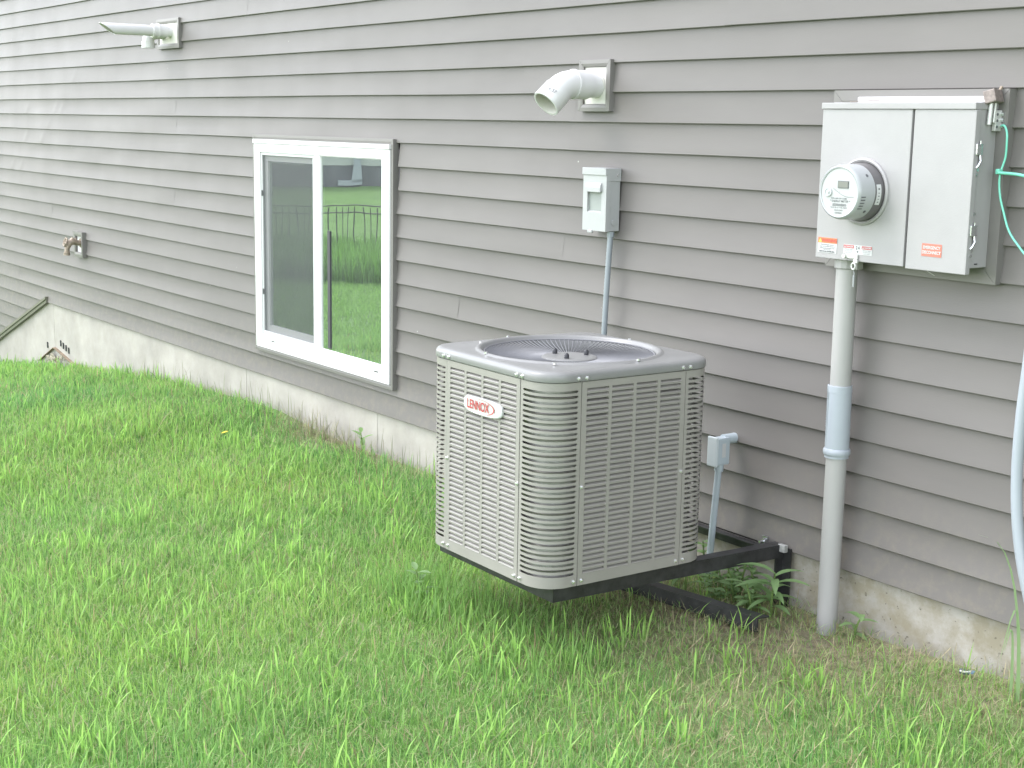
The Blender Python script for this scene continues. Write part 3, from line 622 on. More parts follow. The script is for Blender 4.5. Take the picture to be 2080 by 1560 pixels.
for k, (t_, zc, sz) in enumerate((('Before servicing the electrical', .983, .0040),('equipment turn off the main circuit', .978, .0040),('breaker and the disconnect switch', .973, .0040),('Failure can be fatal', .969, .0036),('REMOVE ALL POWER FIRST', .9635, .0048))):
    lettering(ws, t_, sz, -2.8475, zc, MT['ink'], YB-.0015, 1.0, .0001 if k < 4 else .0003)
ds = sticker(mbx, 'danger_sticker', -2.786, -2.683, .964, .990, MT['swhite']); ds['label'] = 'wide white sticker with two red headings'
for (a, c) in ((-2.7855,-2.7485),(-2.7195,-2.6835)):
    sticker(ds, 'red_band', a, c, .980, .9885, MT['sred'], YB-.0011)
    b = MB(); b.prism([(a+.002,.9815),(a+.008,.9815),(a+.005,.9870)], YB-.0019, YB-.0017); b.build('alert_triangle', MT['swhite'], ds)
    lettering(ds, 'DANGER', .0062, (a+c)/2+.004, .9842, MT['swhite'], YB-.0019, 1.0, .0002)
    for k in range(3): lettering(ds, ('Hazardous voltage','Will cause serious','injury or death')[k], .0038, (a+c)/2, .9765-.0045*k, MT['ink'], YB-.0015)
lettering(ds, '2 4', .013, -2.734, .982, MT['ink'], YB-.0015, .8, .0004)
b = MB(); b.prism([(-2.737,.9735),(-2.731,.9735),(-2.734,.968)], YB-.0019, YB-.0015); b.build('arrow_mark', MT['ink'], ds)
es = sticker(mbx, 'disconnect_sticker', -2.513, -2.448, .979, 1.013, MT['sdisc']); es['label'] = 'faded red sticker reading EMERGENCY DISCONNECT'
lettering(es, 'EMERGENCY', .0115, -2.4805, 1.0025, MT['swhite'], YB-.0018, .86, .0004); lettering(es, 'DISCONNECT', .0115, -2.4805, .9895, MT['swhite'], YB-.0018, .83, .0004)
# clasp, seal and key tag at the lower edge
b = MB(); b.box((-2.778,YB-.006,.951),(-2.730,YB-.0008,.963), .0015); b.tube([(-2.776,YB-.003,.957),(-2.776,YB-.012,.957)], .006, 12); b.box((-2.742,YB-.009,.940),(-2.728,YB-.001,.950), .001); b.build('hasp', MT['lug'], mbx)
b = MB(); rr = [(-2.737+.007*math.cos(a*.35), YB-.012, .931+.009*math.sin(a*.35)) for a in range(19)]; b.tube(rr, .0022, 8, cap=False); b.build('seal_ring', MT['lug'], mbx)
b = MB(); b.tube([(-2.736,YB-.012,.922),(-2.733,YB-.011,.910),(-2.7335,YB-.012,.905)], .0012, 6); b.box((-2.7365,YB-.0135,.872),(-2.7300,YB-.0105,.905), .001); b.build('key_tag', mat('tag_grey', (.26,.27,.28), rough=.4, metal=.4), mbx)
# draw latches on the right side
for zc in (1.265, 1.055):
    lt = MB(); xs_ = bxr
    lt.box((xs_+.0005,-.108,zc-.014),(xs_+.010,-.083,zc+.014), .0015); lt.tube([(xs_+.006,-.090,zc+.013),(xs_+.006,-.090,zc+.022)], .0022, 8)
    lt.tube([(xs_+.006,-.090,zc-.012),(xs_+.008,-.088,zc-.03),(xs_+.007,-.096,zc-.042),(xs_+.004,-.100,zc-.048)], .0036, 10)
    lt.tube([(xs_+.0,-.094,zc-.052),(xs_+.006,-.094,zc-.052)], .0045, 10); lt.tube([(xs_+.0,-.097,zc-.066),(xs_+.006,-.097,zc-.066)], .0045, 10); lt.build('draw_latch', MT['steel'], mbx)
b = MB(); b.tube([(bxr-.001,-.094,1.098),(bxr+.006,-.094,1.098)], .005, 10); b.build('rivet', MT['steel'], mbx)
b = MB(); b.box((bxr-.0008,-.072,.965),(bxr+.0004,-.06,.968)); b.build('drain_slot', MT['rubber'], mbx)
local(mbx)

em = thing('electric_meter', 'round electricity meter with a grey digital display on the utility box', 'meter', (mc[0], YB, 1.06))
b = MB(); lathe_y(b, mc, [(.081,YB+.012),(.081,YB-.012),(.0795,YB-.016),(.0775,-.148),(.0765,-.150)]); b.build('dark_base', MT['meterdark'], em)
b = MB(); lathe_y(b, mc, [(.0765,-.1495),(.0768,-.154),(.0755,-.200),(.0735,-.208),(.0690,-.2115),(.0655,-.2105),(.0650,-.2085)]); b.build('cover_rim', MT['meter'], em)
b = MB(); lathe_y(b, mc, [(.0652,-.2087),(.001,-.2087)], smooth=False); b.build('dial_face', MT['meterface'], em)
b = MB(); b.box((-2.735,-.2105,1.151),(-2.697,-.2090,1.171)); b.build('display_bezel', MT['inkgrey'], em)
b = MB(); b.box((-2.7325,-.2112,1.1530),(-2.6985,-.2106,1.1690)); b.build('display', MT['lcd'], em)
b = MB(); lathe_y(b, (-2.768,0,1.139), [(.013,-.2090),(.0125,-.2125),(.010,-.2130),(.0095,-.2110),(.004,-.2110)], 20); b.tube([(-2.768,-.2105,1.139),(-2.768,-.214,1.139)], .0045, 12); b.build('optical_port', mat('port_grey', (.45,.46,.47), rough=.25), em)
sw = MB(); pts = [(-2.752+.075*t, 1.150-.026*math.sin(min(1,t*1.25)*math.pi/2)+.004*t) for t in np.linspace(0,1,12)]
for i in range(11): sw.add([(pts[i][0],-.2093,pts[i][1]),(pts[i+1][0],-.2093,pts[i+1][1]),(pts[i+1][0],-.2093,pts[i+1][1]+.0012),(pts[i][0],-.2093,pts[i][1]+.0012)],[(0,1,2,3)])
sw.build('dial_swoosh', MT['inkgrey'], em)
for (t_, zc, sz, xo) in (('kWh 240V 3W CL200', 1.1225, .0060, 0), ('* ENERGY METER *', 1.1150, .0085, .004), ('||||||||||||||||||||||||', 1.1055, .0080, .002), ('TA 30  Kh 1.0  60 Hz  FM 2S', 1.0975, .0050, 0), ('SOLID STATE', 1.0900, .0050, 0), ('GENERAL', 1.0830, .0060, 0)):
    lettering(em, t_, sz, mc[0]+xo, zc, MT['inkgrey'], -.2094, 1.0, .00012)
for k in range(5):
    a = R(-8-6.5*k); b = MB(); rr = .0762; cc = Vector((mc[0]+rr*math.cos(a), -.196, mc[2]+rr*math.sin(a)))
    d_ = Vector((math.cos(a),0,math.sin(a))); t_ = Vector((-math.sin(a),0,math.cos(a)))
    b.add([cc+t_*s1*.0016+Vector((0,q*.009,0))+d_*.0004 for s1, q in ((-1,-1),(1,-1),(1,1),(-1,1))], [(0,1,2,3)]); b.build('vent_slot', MT['ink'], em)
for (a_, yy) in ((38, -.170), (-42, -.168)):
    a = R(a_); b = MB(); c_ = Vector((mc[0]+.0763*math.cos(a), yy, mc[2]+.0763*math.sin(a))); b.tube([c_, c_+Vector((math.cos(a),0,math.sin(a)))*.001], .0045, 10); b.build('hole', MT['ink'], em)
pl_ = MB(); A = [R(v) for v in np.linspace(-24, 17, 9)]
pv = [(mc[0]+.0800*math.cos(a), yy, mc[2]+.0800*math.sin(a)) for a in A for yy in (-.1455,-.1315)]
pv = [(mc[0]+(.0812 if yy > -.14 else .0786)*math.cos(a), yy, mc[2]+(.0812 if yy > -.14 else .0786)*math.sin(a)) for a in A for yy in (-.1465,-.1310)]
pl_.add(pv, [(2*i,2*i+1,2*i+3,2*i+2) for i in range(8)]); pl_.build('rating_label', MT['swhite'], em)
pk = MB()
for (a0, w_) in ((-18,.003),(-12,.002),(-6,.0025),(0,.002),(8,.005)):
    a = R(a0); pk.add([(mc[0]+.0806*math.cos(a+s1*w_*6), yy, mc[2]+.0806*math.sin(a+s1*w_*6)) for s1, yy in ((-1,-.1425),(1,-.1425),(1,-.136),(-1,-.136))], [(0,1,2,3)])
pk.build('rating_print', MT['inkgrey'], em)
local(em)

# grounding clamp and green wire
gc = thing('ground_clamp', 'brown metal grounding clamp over the top corner of the utility box', 'clamp', (-2.362, -.06, 1.33))
Mc = Matrix.Translation((-2.366,-.052,1.398)) @ Matrix.Rotation(R(-16), 4, 'Y') @ Matrix.Rotation(R(12), 4, 'Z')
b = MB(); b.box((-.016,-.026,-.016),(.016,.024,.018), .003); b.xform(Mc); b.build('jaw', MT['bronze'], gc)
b = MB(); b.tube([(.010,.018,.016),(.016,.024,.026)], .004, 8); b.xform(Mc); b.build('jaw_screw', MT['brass'], gc)
b = MB(); b.tube([(-2.366,-.060,1.388),(-2.3645,-.066,1.328)], .0062, 10); b.tube([(-2.363,-.046,1.384),(-2.363,-.050,1.334)], .0042, 10); b.build('clamp_bolt', MT['lug'], gc)
b = MB(); b.box((-2.3705,-.046,1.312),(-2.3590,-.012,1.366), .002); b.build('lug_bar', MT['lug'], gc)
for k in range(3):
    b = MB(); b.tube([(-2.3600,-.040,1.355-.016*k),(-2.3582,-.040,1.355-.016*k)], .0038, 10); b.build('lug_hole', MT['ink'], gc)
    b = MB(); b.tube([(-2.3600,-.022,1.357-.016*k),(-2.3500,-.022,1.357-.016*k)], .0058, 10); b.build('lug_screw', MT['steel'], gc)
local(gc)
gwp = [(-2.353,-.030,1.326),(-2.340,-.034,1.326),(-2.330,-.036,1.310),(-2.327,-.037,1.285),(-2.330,-.034,1.245),(-2.337,-.04,1.207),(-2.338,-.04,1.175),(-2.331,-.04,1.14),(-2.319,-.04,1.107),(-2.299,-.04,1.060),(-2.268,-.04,1.024),(-2.22,-.04,.985),(-2.1,-.04,.93)]
def smooth_path(P, n=6):
    P = [Vector(p) for p in P]; out = []
    for i in range(len(P)-1):
        a = P[max(0,i-1)]; b_ = P[i]; c = P[i+1]; d = P[min(len(P)-1,i+2)]
        for k in range(n):
            t = k/n; out.append(.5*((2*b_)+(-a+c)*t+(2*a-5*b_+4*c-d)*t*t+(-a+3*b_-3*c+d)*t**3))
    return out+[P[-1]]
b = MB(); b.tube(smooth_path(gwp), .0028, 10); tag(b.build('ground_wire', MT['green']), 'thin green grounding wire hanging right of the utility box', 'wire')
b = MB(); b.tube(smooth_path([(-2.343,-.036,1.210),(-2.338,-.048,1.207),(-2.330,-.045,1.206),(-2.30,-.03,1.204),(-2.25,-.03,1.199),(-2.15,-.03,1.196)]), .0042, 10); b.box((-2.346,-.05,1.202),(-2.334,-.034,1.216), .002)
tag(b.build('cable_tie', MT['green']), 'thick green tie strap pulled sideways around the grounding wire', 'strap')

# ------------------------------------------------------------------ service conduit
sc = thing('service_conduit', 'thick grey conduit from the utility box into the ground with a blue grey coupling', 'conduit', (-2.815, -.062, -.25))
cxs, cys = -2.815, -.062
b = MB(); b.tube([(cxs,cys,.925),(cxs+.002,cys,.5),(cxs+.004,cys-.002,-.30)], .0308, 36); b.build('pipe', MT['conduit'], sc)
b = MB(); b.tube([(cxs,cys,.953),(cxs,cys,.918),(cxs,cys,.915)], 0, 14, radii=[.0365,.0365,.0335], smooth=False); b.build('locknut_hub', MT['conduit'], sc)
b = MB(); b.box((cxs+.026,-.072,.915),(cxs+.046,-.045,.953), .003); b.build('hub_lug', MT['conduit'], sc)
b = MB(); b.tube([(cxs,cys,.5735),(cxs,cys,.572),(cxs,cys,.553),(cxs,cys,.5525),(cxs+.002,cys,.385),(cxs+.002,cys,.3845),(cxs+.002,cys,.379),(cxs+.002,cys,.370),(cxs+.002,cys,.365),(cxs+.002,cys,.3645),(cxs+.002,cys,.357),(cxs+.002,cys,.3565)], 0, 40,
    radii=[.0315,.0358,.0362,.0356,.0356,.0375,.0402,.0402,.0375,.0354,.0354,.0312], cap=False); b.build('expansion_coupling', MT['coupling'], sc)
b = MB(); a = R(-112); b.tube([(cxs+.0357*math.cos(a),cys+.0357*math.sin(a),.535),(cxs+.0357*math.cos(a)+.002,cys+.0357*math.sin(a),.41)], .0011, 6); b.build('moulded_line', MT['coupling'], sc)
b = MB(); b.v = []; tm = text_mesh('PVC 2 IN', .011, MT['coupling'], 'moulded_text'); a = R(-122)
n_v = Vector((math.cos(a), math.sin(a), 0)); Mx = Matrix((Vector((0,0,-1)), Vector((0,0,-1)).cross(n_v)*-1, n_v)).transposed().to_4x4(); Mx.translation = Vector((cxs, cys, .47))+n_v*.0361; tm.transform(Mx); inst(tm, 'moulded_text', sc)
local(sc)
# right-edge flexible conduit
rp_ = smooth_path([(-2.16,-.06,.95),(-2.187,-.06,.82),(-2.197,-.06,.69),(-2.203,-.06,.579),(-2.203,-.06,.449),(-2.191,-.06,.32),(-2.165,-.06,.20),(-2.120,-.06,.07),(-2.07,-.06,-.05),(-2.03,-.06,-.25)])
b = MB(); b.tube(rp_, .0148, 20)
tag(b.build('bent_conduit', MT['coupling']), 'pale blue grey conduit bowing down the wall at the right edge', 'conduit')

# ------------------------------------------------------------------ air conditioner on its bracket
ACR = -0.0137
acx = Vector((-3.053,-.96,.032)) + Matrix.Rotation(ACR, 3, 'Z') @ Vector((-.31,.31,0))
ac = thing('air_conditioner', 'large square taupe outdoor air conditioner with louvred sides and round top fan', 'air conditioner', acx, ACR)
HW, SE, H = .31, .1205, .585
RC = .085
# corner guard (near right-front corner), local to the unit, then rotated for the other corners
def corner_profile():
    fl_ = SE-RC; pts = []
    n1 = 6
    for d in (0, .010, .012, .0135, .0155, .019): pts.append((HW-SE+d, -HW))
    pts.append((HW-RC-.004, -HW))
    for i in range(15): 
        a = -math.pi/2+math.pi/2*i/14; pts.append((HW-RC+RC*math.cos(a), -HW+RC+RC*math.sin(a)))
    pts.append((HW, -HW+RC+.004))
    for d in (.019, .0155, .0135, .012, .010, 0): pts.append((HW, -HW+SE-d))
    return pts
CP = corner_profile()
arc = [0]
for a, c in zip(CP[:-1], CP[1:]): arc.append(arc[-1]+math.hypot(c[0]-a[0], c[1]-a[1]))
LT = arc[-1]; NS = 36; PITCHZ = .0149; ZS0 = .036; hmax = .0037
cg = MB(); n_ = len(CP)
def hh(i):
    d = min(arc[i], LT-arc[i])-.0118
    if d <= 0: return 0.0
    if d >= hmax: return hmax
    return hmax*math.sqrt(max(0, 1-(1-d/hmax)**2))
G = .0012  # seam gap
CPg = [(p[0]+(G if i == 0 else 0), p[1]-(G if i == n_-1 else 0)) for i, p in enumerate(CP)]
lev = [[.0]*n_]
for k in range(NS):
    zc = ZS0+k*PITCHZ; lev.append([zc-hh(i) for i in range(n_)]); lev.append([zc+hh(i) for i in range(n_)])
lev.append([H-.002]*n_)
vs = [(CPg[i][0], CPg[i][1], lev[j][i]) for j in range(len(lev)) for i in range(n_)]
fs = [(j*n_+i, j*n_+i+1, (j+1)*n_+i+1, (j+1)*n_+i) for j in range(0, len(lev)-1, 2) for i in range(n_-1)]
cg.add(vs, fs, True); cgm = cg.mesh('corner_guard', MT['ac'])
for k in range(4):
    o = inst(cgm, 'corner_guard', ac, rot=(0,0,math.pi/2*k))
    md = o.modifiers.new('thick', 'SOLIDIFY'); md.thickness = .0022; md.offset = -1
    es_ = o.modifiers.new('split', 'EDGE_SPLIT'); es_.split_angle = R(45)
# louvred panels
PW = HW-SE-G; NC, NR = 4, 36; CWd, CG = .0775, .0112; z0p, ph = .0315, .0149; hh_ = .0110
tot = NC*CWd+(NC-1)*CG; colx = [(-tot/2+i*(CWd+CG), -tot/2+i*(CWd+CG)+CWd) for i in range(NC)]
def panel_mesh():
    mb = MB(); xs_ = [-PW]+[v for c in colx for v in c]+[PW]; zs = [.0]+[v for r_ in range(NR) for v in (z0p+r_*ph, z0p+r_*ph+hh_)]+[H-.002]
    nx_ = len(xs_); vs = [(x, -HW-.0012, z) for z in zs for x in xs_]; fs = []
    for j in range(len(zs)-1):
        for i in range(nx_-1):
            if j % 2 == 1 and i % 2 == 1: continue
            fs.append((j*nx_+i, j*nx_+i+1, (j+1)*nx_+i+1, (j+1)*nx_+i))
    mb.add(vs, fs)
    e = .012
    mb.add([(-PW,-HW-.0012,0),(-PW,-HW+e,0),(-PW,-HW+e,H),(-PW,-HW-.0012,H-.002),(PW,-HW-.0012,0),(PW,-HW+e,0),(PW,-HW+e,H),(PW,-HW-.0012,H-.002)], [(0,3,2,1),(4,5,6,7)])
    return mb
pm = panel_mesh().mesh('louvred_panel', MT['ac'])
lv = MB(); D_ = .0140
prof = [(-.0013, 0.0), (-.0022, .0012), (.0005, .0032), (.0066, .0068), (D_, hh_+.001)]
vs = [(x, yy, z) for (yy, z) in prof for x in (-CWd/2, CWd/2)]
lv.add(vs, [(2*i, 2*i+1, 2*i+3, 2*i+2) for i in range(len(prof)-1)], True)
for sx_, x in ((0, -CWd/2), (1, CWd/2)):
    lv.add([(x,-.0013,0),(x,.0005,.0032),(x,.0066,.0068),(x,D_,hh_+.001),(x,-.0012,hh_)], [(0,1,2,3,4)])
lvm = lv.mesh('louver', MT['ac'])
bent = {(1,3,2),(1,0,2),(1,0,5)}
for k in range(4):
    p = inst(pm, 'louvred_panel', ac, rot=(0,0,math.pi/2*k))
    if k == 0: p['label'] = 'badged panel facing the lawn'
    if k in (0, 1):
        for c in range(NC):
            for r_ in range(NR):
                o = inst(lvm, 'louver', p, loc=((colx[c][0]+colx[c][1])/2, -HW, z0p+r_*ph+random.uniform(-.0003,.0003)), rot=(random.uniform(-.05,.05), 0, random.uniform(-.006,.006)))
                if (k, c, NR-1-r_) in bent: o.rotation_euler.x = -.28
    else:
        mb = MB()
        for c in range(NC):
            for r_ in range(NR): mb.add([((colx[c][0]+colx[c][1])/2+v[0], -HW+v[1], z0p+r_*ph+v[2]) for v in lv.v[:10]], [f for f in lv.f[:4]])
        o = mb.build('louver_bank', MT['ac'], p); o['kind'] = 'stuff'
# coil behind the guards
cl = MB(); rc = .065; ins = .030; pr = []
for q in range(4):
    for i in range(9):
        a = -math.pi/2+math.pi/2*(q+i/8); cx_ = [1,1,-1,-1][q]*(HW-ins-rc); cy_ = [-1,1,1,-1][q]*(HW-ins-rc); pr.append((cx_+rc*math.cos(a), cy_+rc*math.sin(a)))
n_ = len(pr); zz_ = np.linspace(.004, H-.004, 3)
cl.add([(x, y_, z) for z in zz_ for x, y_ in pr], [(j*n_+i, j*n_+(i+1)%n_, (j+1)*n_+(i+1)%n_, (j+1)*n_+i) for j in range(2) for i in range(n_)], True); cl.build('coil', MT['coil'], ac)
tb = MB(); 
for k in range(24):
    z = .02+k*.0235; lo = [(x*1.012, y_*1.012, z) for x, y_ in pr]; tb.tube(lo+[lo[0]], .0038, 5, cap=False)
tb.build('coil_tubes', mat('coil_tube_metal', (.42,.40,.38), rough=.35, metal=.7), ac)['kind'] = 'stuff'
b = MB(); b.box((-HW+.045,-HW+.045,-.002),(HW-.045,HW-.045,.010)); b.build('base_pan', MT['ac'], ac)
# top cap
def rsq(h, r_, ang):
    c, s_ = math.cos(ang), math.sin(ang); t = h/max(abs(c), abs(s_)); x, y_ = t*c, t*s_; k = h-r_
    if abs(x) > k and abs(y_) > k:
        cx_, cy_ = math.copysign(k, x), math.copysign(k, y_)
        bq = c*cx_+s_*cy_; t = bq+math.sqrt(max(0, bq*bq-(cx_*cx_+cy_*cy_-r_*r_))); x, y_ = t*c, t*s_
    return x, y_
NA = 192; ctop = MB(); rings = []
ZT = H+.031
for (off, z) in ((.0030, H+.0005), (.0035, H+.002), (.0035, H+.0155), (.0020, H+.0205), (-.0025, H+.0250), (-.0085, H+.0280), (-.016, H+.0297), (-.026, H+.0306)):
    rings.append([(*rsq(HW+off, max(.03, RC+off), 2*math.pi*k/NA), z) for k in range(NA)])
for (rr, z) in ((.2845, ZT+.000), (.2800, ZT+.0012), (.2765, ZT+.0048), (.2720, ZT+.0060), (.2665, ZT+.0046), (.2625, ZT-.0005), (.2600, ZT-.0060), (.2560, ZT-.0085), (.2500, ZT-.0095), (.2470, ZT-.018), (.2460, ZT-.085)):
    rings.append([(rr*math.cos(2*math.pi*k/NA), rr*math.sin(2*math.pi*k/NA), z) for k in range(NA)])
vs = [v for r_ in rings for v in r_]
ctop.add(vs, [(i*NA+k, i*NA+(k+1)%NA, (i+1)*NA+(k+1)%NA, (i+1)*NA+k) for i in range(len(rings)-1) for k in range(NA)], True)
ctop.build('top_cap', MT['actop'], ac)
# fan guard
fg = MB(); NW = 108
for k in range(NW):
    a = 2*math.pi*k/NW; c, s_ = math.cos(a), math.sin(a)
    fg.tube([(.066*c,.066*s_,ZT-.0245),(.12*c,.12*s_,ZT-.0235),(.19*c,.19*s_,ZT-.0190),(.235*c,.235*s_,ZT-.0120),(.2580*c,.2580*s_,ZT-.0060)], .0013, 5, cap=False)
for rr, z in ((.254, ZT-.0068),):
    fg.tube([(rr*math.cos(2*math.pi*k/96), rr*math.sin(2*math.pi*k/96), z) for k in range(97)], .0026, 6, cap=False)
gd = fg.build('fan_guard', MT['wire'], ac)
hb = MB(); vs = []; prof = [(.084,ZT-.0255),(.083,ZT-.021),(.078,ZT-.0185),(.066,ZT-.0178),(.0001,ZT-.0170)]
for rr, z in prof: vs += [(rr*math.cos(2*math.pi*k/48), rr*math.sin(2*math.pi*k/48), z) for k in range(48)]
hb.add(vs, [(i*48+k, i*48+(k+1)%48, (i+1)*48+(k+1)%48, (i+1)*48+k) for i in range(len(prof)-1) for k in range(48)], True); hb.build('hub_plate', MT['actop'], gd)
for a_ in (195, 315, 75):
    a = R(a_); c_ = Vector((.055*math.cos(a), .055*math.sin(a), ZT-.018)); b = MB(); b.tube([c_, c_+Vector((0,0,.009)), c_+Vector((0,0,.014)), c_+Vector((0,0,.0165))], 0, 12, radii=[.0075,.0075,.0055,.002]); b.build('acorn_nut', MT['rubber'], gd)
# fan and shroud
fn = thing('fan_rotor', None, None); fn.parent = ac; fn.location = (0,0,0)
b = MB(); b.tube([(0,0,ZT-.13),(0,0,ZT-.05)], .06, 24); b.build('motor', MT['dark'], fn)
for k in range(3):
    vs = []; fs = []; a0 = 2*math.pi*k/3+.35
    for i in range(7):
        for j in range(9):
            rr = .055+.183*i/6; a = a0+(j/8-.5)*(1.5-.1*i/6); vs.append((rr*math.cos(a), rr*math.sin(a), ZT-.085+.05*(j/8-.5)))
    fs = [(i*9+j, i*9+j+1, (i+1)*9+j+1, (i+1)*9+j) for i in range(6) for j in range(8)]
    b = MB(); b.add(vs, fs, True); b.build('fan_blade', MT['fan'], fn)
b = MB(); b.disc((0,0,ZT-.20), (0,0,1), .30, 32); b.build('shroud_floor', MT['dark'], ac)
# screws
def acscrew(p, d):
    p = Vector(p); d = Vector(d); b = MB(); b.tube([p-d*.001, p+d*.0016], .0062, 12); b.tube([p+d*.0016, p+d*.0052, p+d*.006], 0, 6, radii=[.0045,.0045,.003], smooth=False); b.build('screw', MT['screw'], ac)
for s_ in (-1, 1):
    for dx in (-.012, .012):
        xx = s_*(HW-SE)+dx*1.15
        acscrew((xx, -HW-.0035, H+.009), (0,-1,0)); acscrew((HW+.0035, xx, H+.009), (1,0,0))
        acscrew((xx, -HW-.0012, .014), (0,-1,0)); acscrew((HW+.0012, xx, .014), (1,0,0))
    acscrew((s_*(HW-SE-.006), -HW-.0012, .285), (0,-1,0)); acscrew((HW+.0012, s_*(HW-SE-.006), .285), (1,0,0))
for a_ in (8, 100, 187, 262, -45):
    a = R(a_); rr = .277 if a_ != -45 else .3; p = Vector((rr*math.cos(a), rr*math.sin(a), ZT+.003)); b = MB(); b.tube([p, p+Vector((0,0,.006))], .0055, 10); b.build('screw', MT['screw'], ac)
p = Vector((-.245, .015-.17, ZT)); b = MB(); b.tube([p, p+Vector((0,0,.004))], .005, 10); b.build('screw', MT['screw'], ac)
# badge
bd = MB(); bw, bh = .0985, .0245
pts = []
for k in range(48):
    a = 2*math.pi*k/48; c, s_ = math.cos(a), math.sin(a); e_ = 2/3.4
    pts.append((bw*math.copysign(abs(c)**e_, c), bh*math.copysign(abs(s_)**e_, s_)))
def badge_ring(f, y_, mx=1.0): return [(px*f, y_-.0025*(1-(px/bw)**2), pz*f) for px, pz in pts]
BC = Vector((-3.352+3.363, 0, .5065-.032)); yb = -HW-.004
vs = badge_ring(1, yb+.004)+badge_ring(1, yb-.003)+badge_ring(.94, yb-.005)
bd.add(vs, [(i*48+k, i*48+(k+1)%48, (i+1)*48+(k+1)%48, (i+1)*48+k) for i in range(2) for k in range(48)]+[tuple(range(96,144))], False)
bo = bd.build('badge', MT['badge'], ac); bo.location = BC; bo['label'] = 'silver oval badge reading LENNOX in red'
me = text_mesh('LENNOX', .0375, MT['red'], 'lettering', 0.0005, .755); 
def wrapb(me, off=-.0010):
    for v in me.vertices: x, z = v.co.x, v.co.y; v.co = Vector((x, yb-.005-.0025*(1-(x/bw)**2)+off, z))
me.transform(Matrix.Translation((-.018, -.0005, 0))); wrapb(me); o = inst(me, 'lettering', bo)
cr = MB(); vs = []; N_ = 40
for i in range(N_+1):
    a = R(112-(112+122)*i/N_); th = .0048*math.sin(math.pi*i/N_)**1.2*(0.55+.45*math.cos(a))+.0003
    for q in (0, 1):
        x = -.004+(.066+th*q)*math.cos(a); z = .0002+(.0205+.4*th*q)*math.sin(a); vs.append((x, yb-.006-.0025*(1-(x/bw)**2), z))
cr.add(vs, [(2*i, 2*i+1, 2*i+3, 2*i+2) for i in range(N_)]); cr.build('swoosh', MT['red'], bo)

# ------------------------------------------------------------------ wall bracket
br = thing('wall_bracket', 'black angle iron bracket carrying the air conditioner off the wall', 'bracket', (-3.06, 0, -.19))
def angle_bar(name, p0, p1, inward, hgt=.040, fl=.040, th=.005):
    p0 = Vector(p0); p1 = Vector(p1); iv = Vector(inward); b = MB()
    def pr_(q, w0, w1): 
        vs = []
        for p in (p0, p1):
            for (a, z) in ((w0, q[0]), (w1, q[0]), (w1, q[1]), (w0, q[1])): vs.append(p+iv*a+Vector((0,0,z)))
        b.add(vs, [(0,1,2,3),(7,6,5,4),(0,4,5,1),(1,5,6,2),(2,6,7,3),(3,7,4,0)])
    pr_((-hgt, -th), 0, th); pr_((-th+.0002, 0), 0, fl); return b.build(name, MT['black'], br)
angle_bar('side_bar', (-3.050,-.012,.022), (-3.071,-.908,.031), (-1,0,0), .043)
angle_bar('side_bar', (-3.665,-.012,.022), (-3.668,-.900,.031), (1,0,0), .043)
angle_bar('front_bar', (-3.0765,-.9080,.0305), (-3.662,-.9000,.0305), (0,1,0), .043)
angle_bar('rear_bar', (-3.056,-.010,-.004), (-3.66,-.010,-.004), (0,-1,0), .03, .02)
for x in (-3.041, -3.675):
    b = MB(); b.box((x-.019,-.010,-.26),(x+.019,-.004,.012)); b.box((x-.019,-.04,-.26),(x-.014,-.0102,.005)); b.build('wall_leg', MT['black'], br)
b = MB(); p0 = Vector((-2.885,-.285,-.120)); p1 = Vector((-3.56,-.392,-.120)); iv = Vector((0.12,.99,0))
for (q, w0, w1) in (((-.045,-.004),0,.005),((-.0042,0),0,.045)):
    vs = []
    for p in (p0, p1):
        for (a, z) in ((w0,q[0]),(w1,q[0]),(w1,q[1]),(w0,q[1])): vs.append(p+iv*a+Vector((0,0,z)))
    b.add(vs, [(0,1,2,3),(7,6,5,4),(0,4,5,1),(1,5,6,2),(2,6,7,3),(3,7,4,0)])
b.build('ground_bar', MT['black'], br)
b = MB(); b.box((-3.060,-.030,.000),(-3.030,-.013,.024), .003); b.build('end_pad', mat('grey_pad', (.33,.33,.32), rough=.7, var=.2, vscale=50), br)
local(br)
bt = MB(); bt.tube([(-3.135,.004,.012),(-3.135,-.010,.012),(-3.135,-.0101,.012),(-3.135,-.018,.012)], 0, 6, radii=[.010,.010,.0085,.0085], smooth=False); bt.tube([(-3.135,-.016,.012),(-3.135,-.034,.012)], .005, 8); bt.box((-3.147,-.009,.019),(-3.125,.0,.028), .002)
tag(bt.build('anchor_bolt', MT['steel']), 'shiny anchor bolt head in the lowest siding course beside the bracket', 'bolt')

# ------------------------------------------------------------------ yard seen only in the window glass
def yard_z(x, y): return float(gz(x, y))
fe = thing('metal_fence', 'black metal picket fence reflected in the window', 'fence', (-23.4,-9.7,-1.3))
sd = Vector((-.875,-.485,0)); pd = Vector((.485,-.875,0)); fc0 = Vector((-23.4,-9.7,0))
pkm = MB(); pkm.box((-.007,-.007,.05),(.007,.007,1.02)); pkm = pkm.mesh('picket', MT['black'])
zb = yard_z(-23.4,-9.7)
for k in range(-32, 33):
    p = fc0+pd*(.125*k); o = inst(pkm, 'picket', fe); o.location = (p.x-fe.location.x, p.y-fe.location.y, zb-fe.location.z)
for z in (1.05, .92, .15):
    b = MB(); b.tube([fc0+pd*-4.1+Vector((0,0,zb+z)), fc0+pd*4.1+Vector((0,0,zb+z))], .011, 6); b.build('rail', MT['black'], fe).location = -fe.location
for k in (-4.1,-1.6,.9,3.4):
    p = fc0+pd*k; b = MB(); b.box((p.x-.028,p.y-.028,zb-.1),(p.x+.028,p.y+.028,zb+1.15)); b.build('post', MT['black'], fe).location = -fe.location
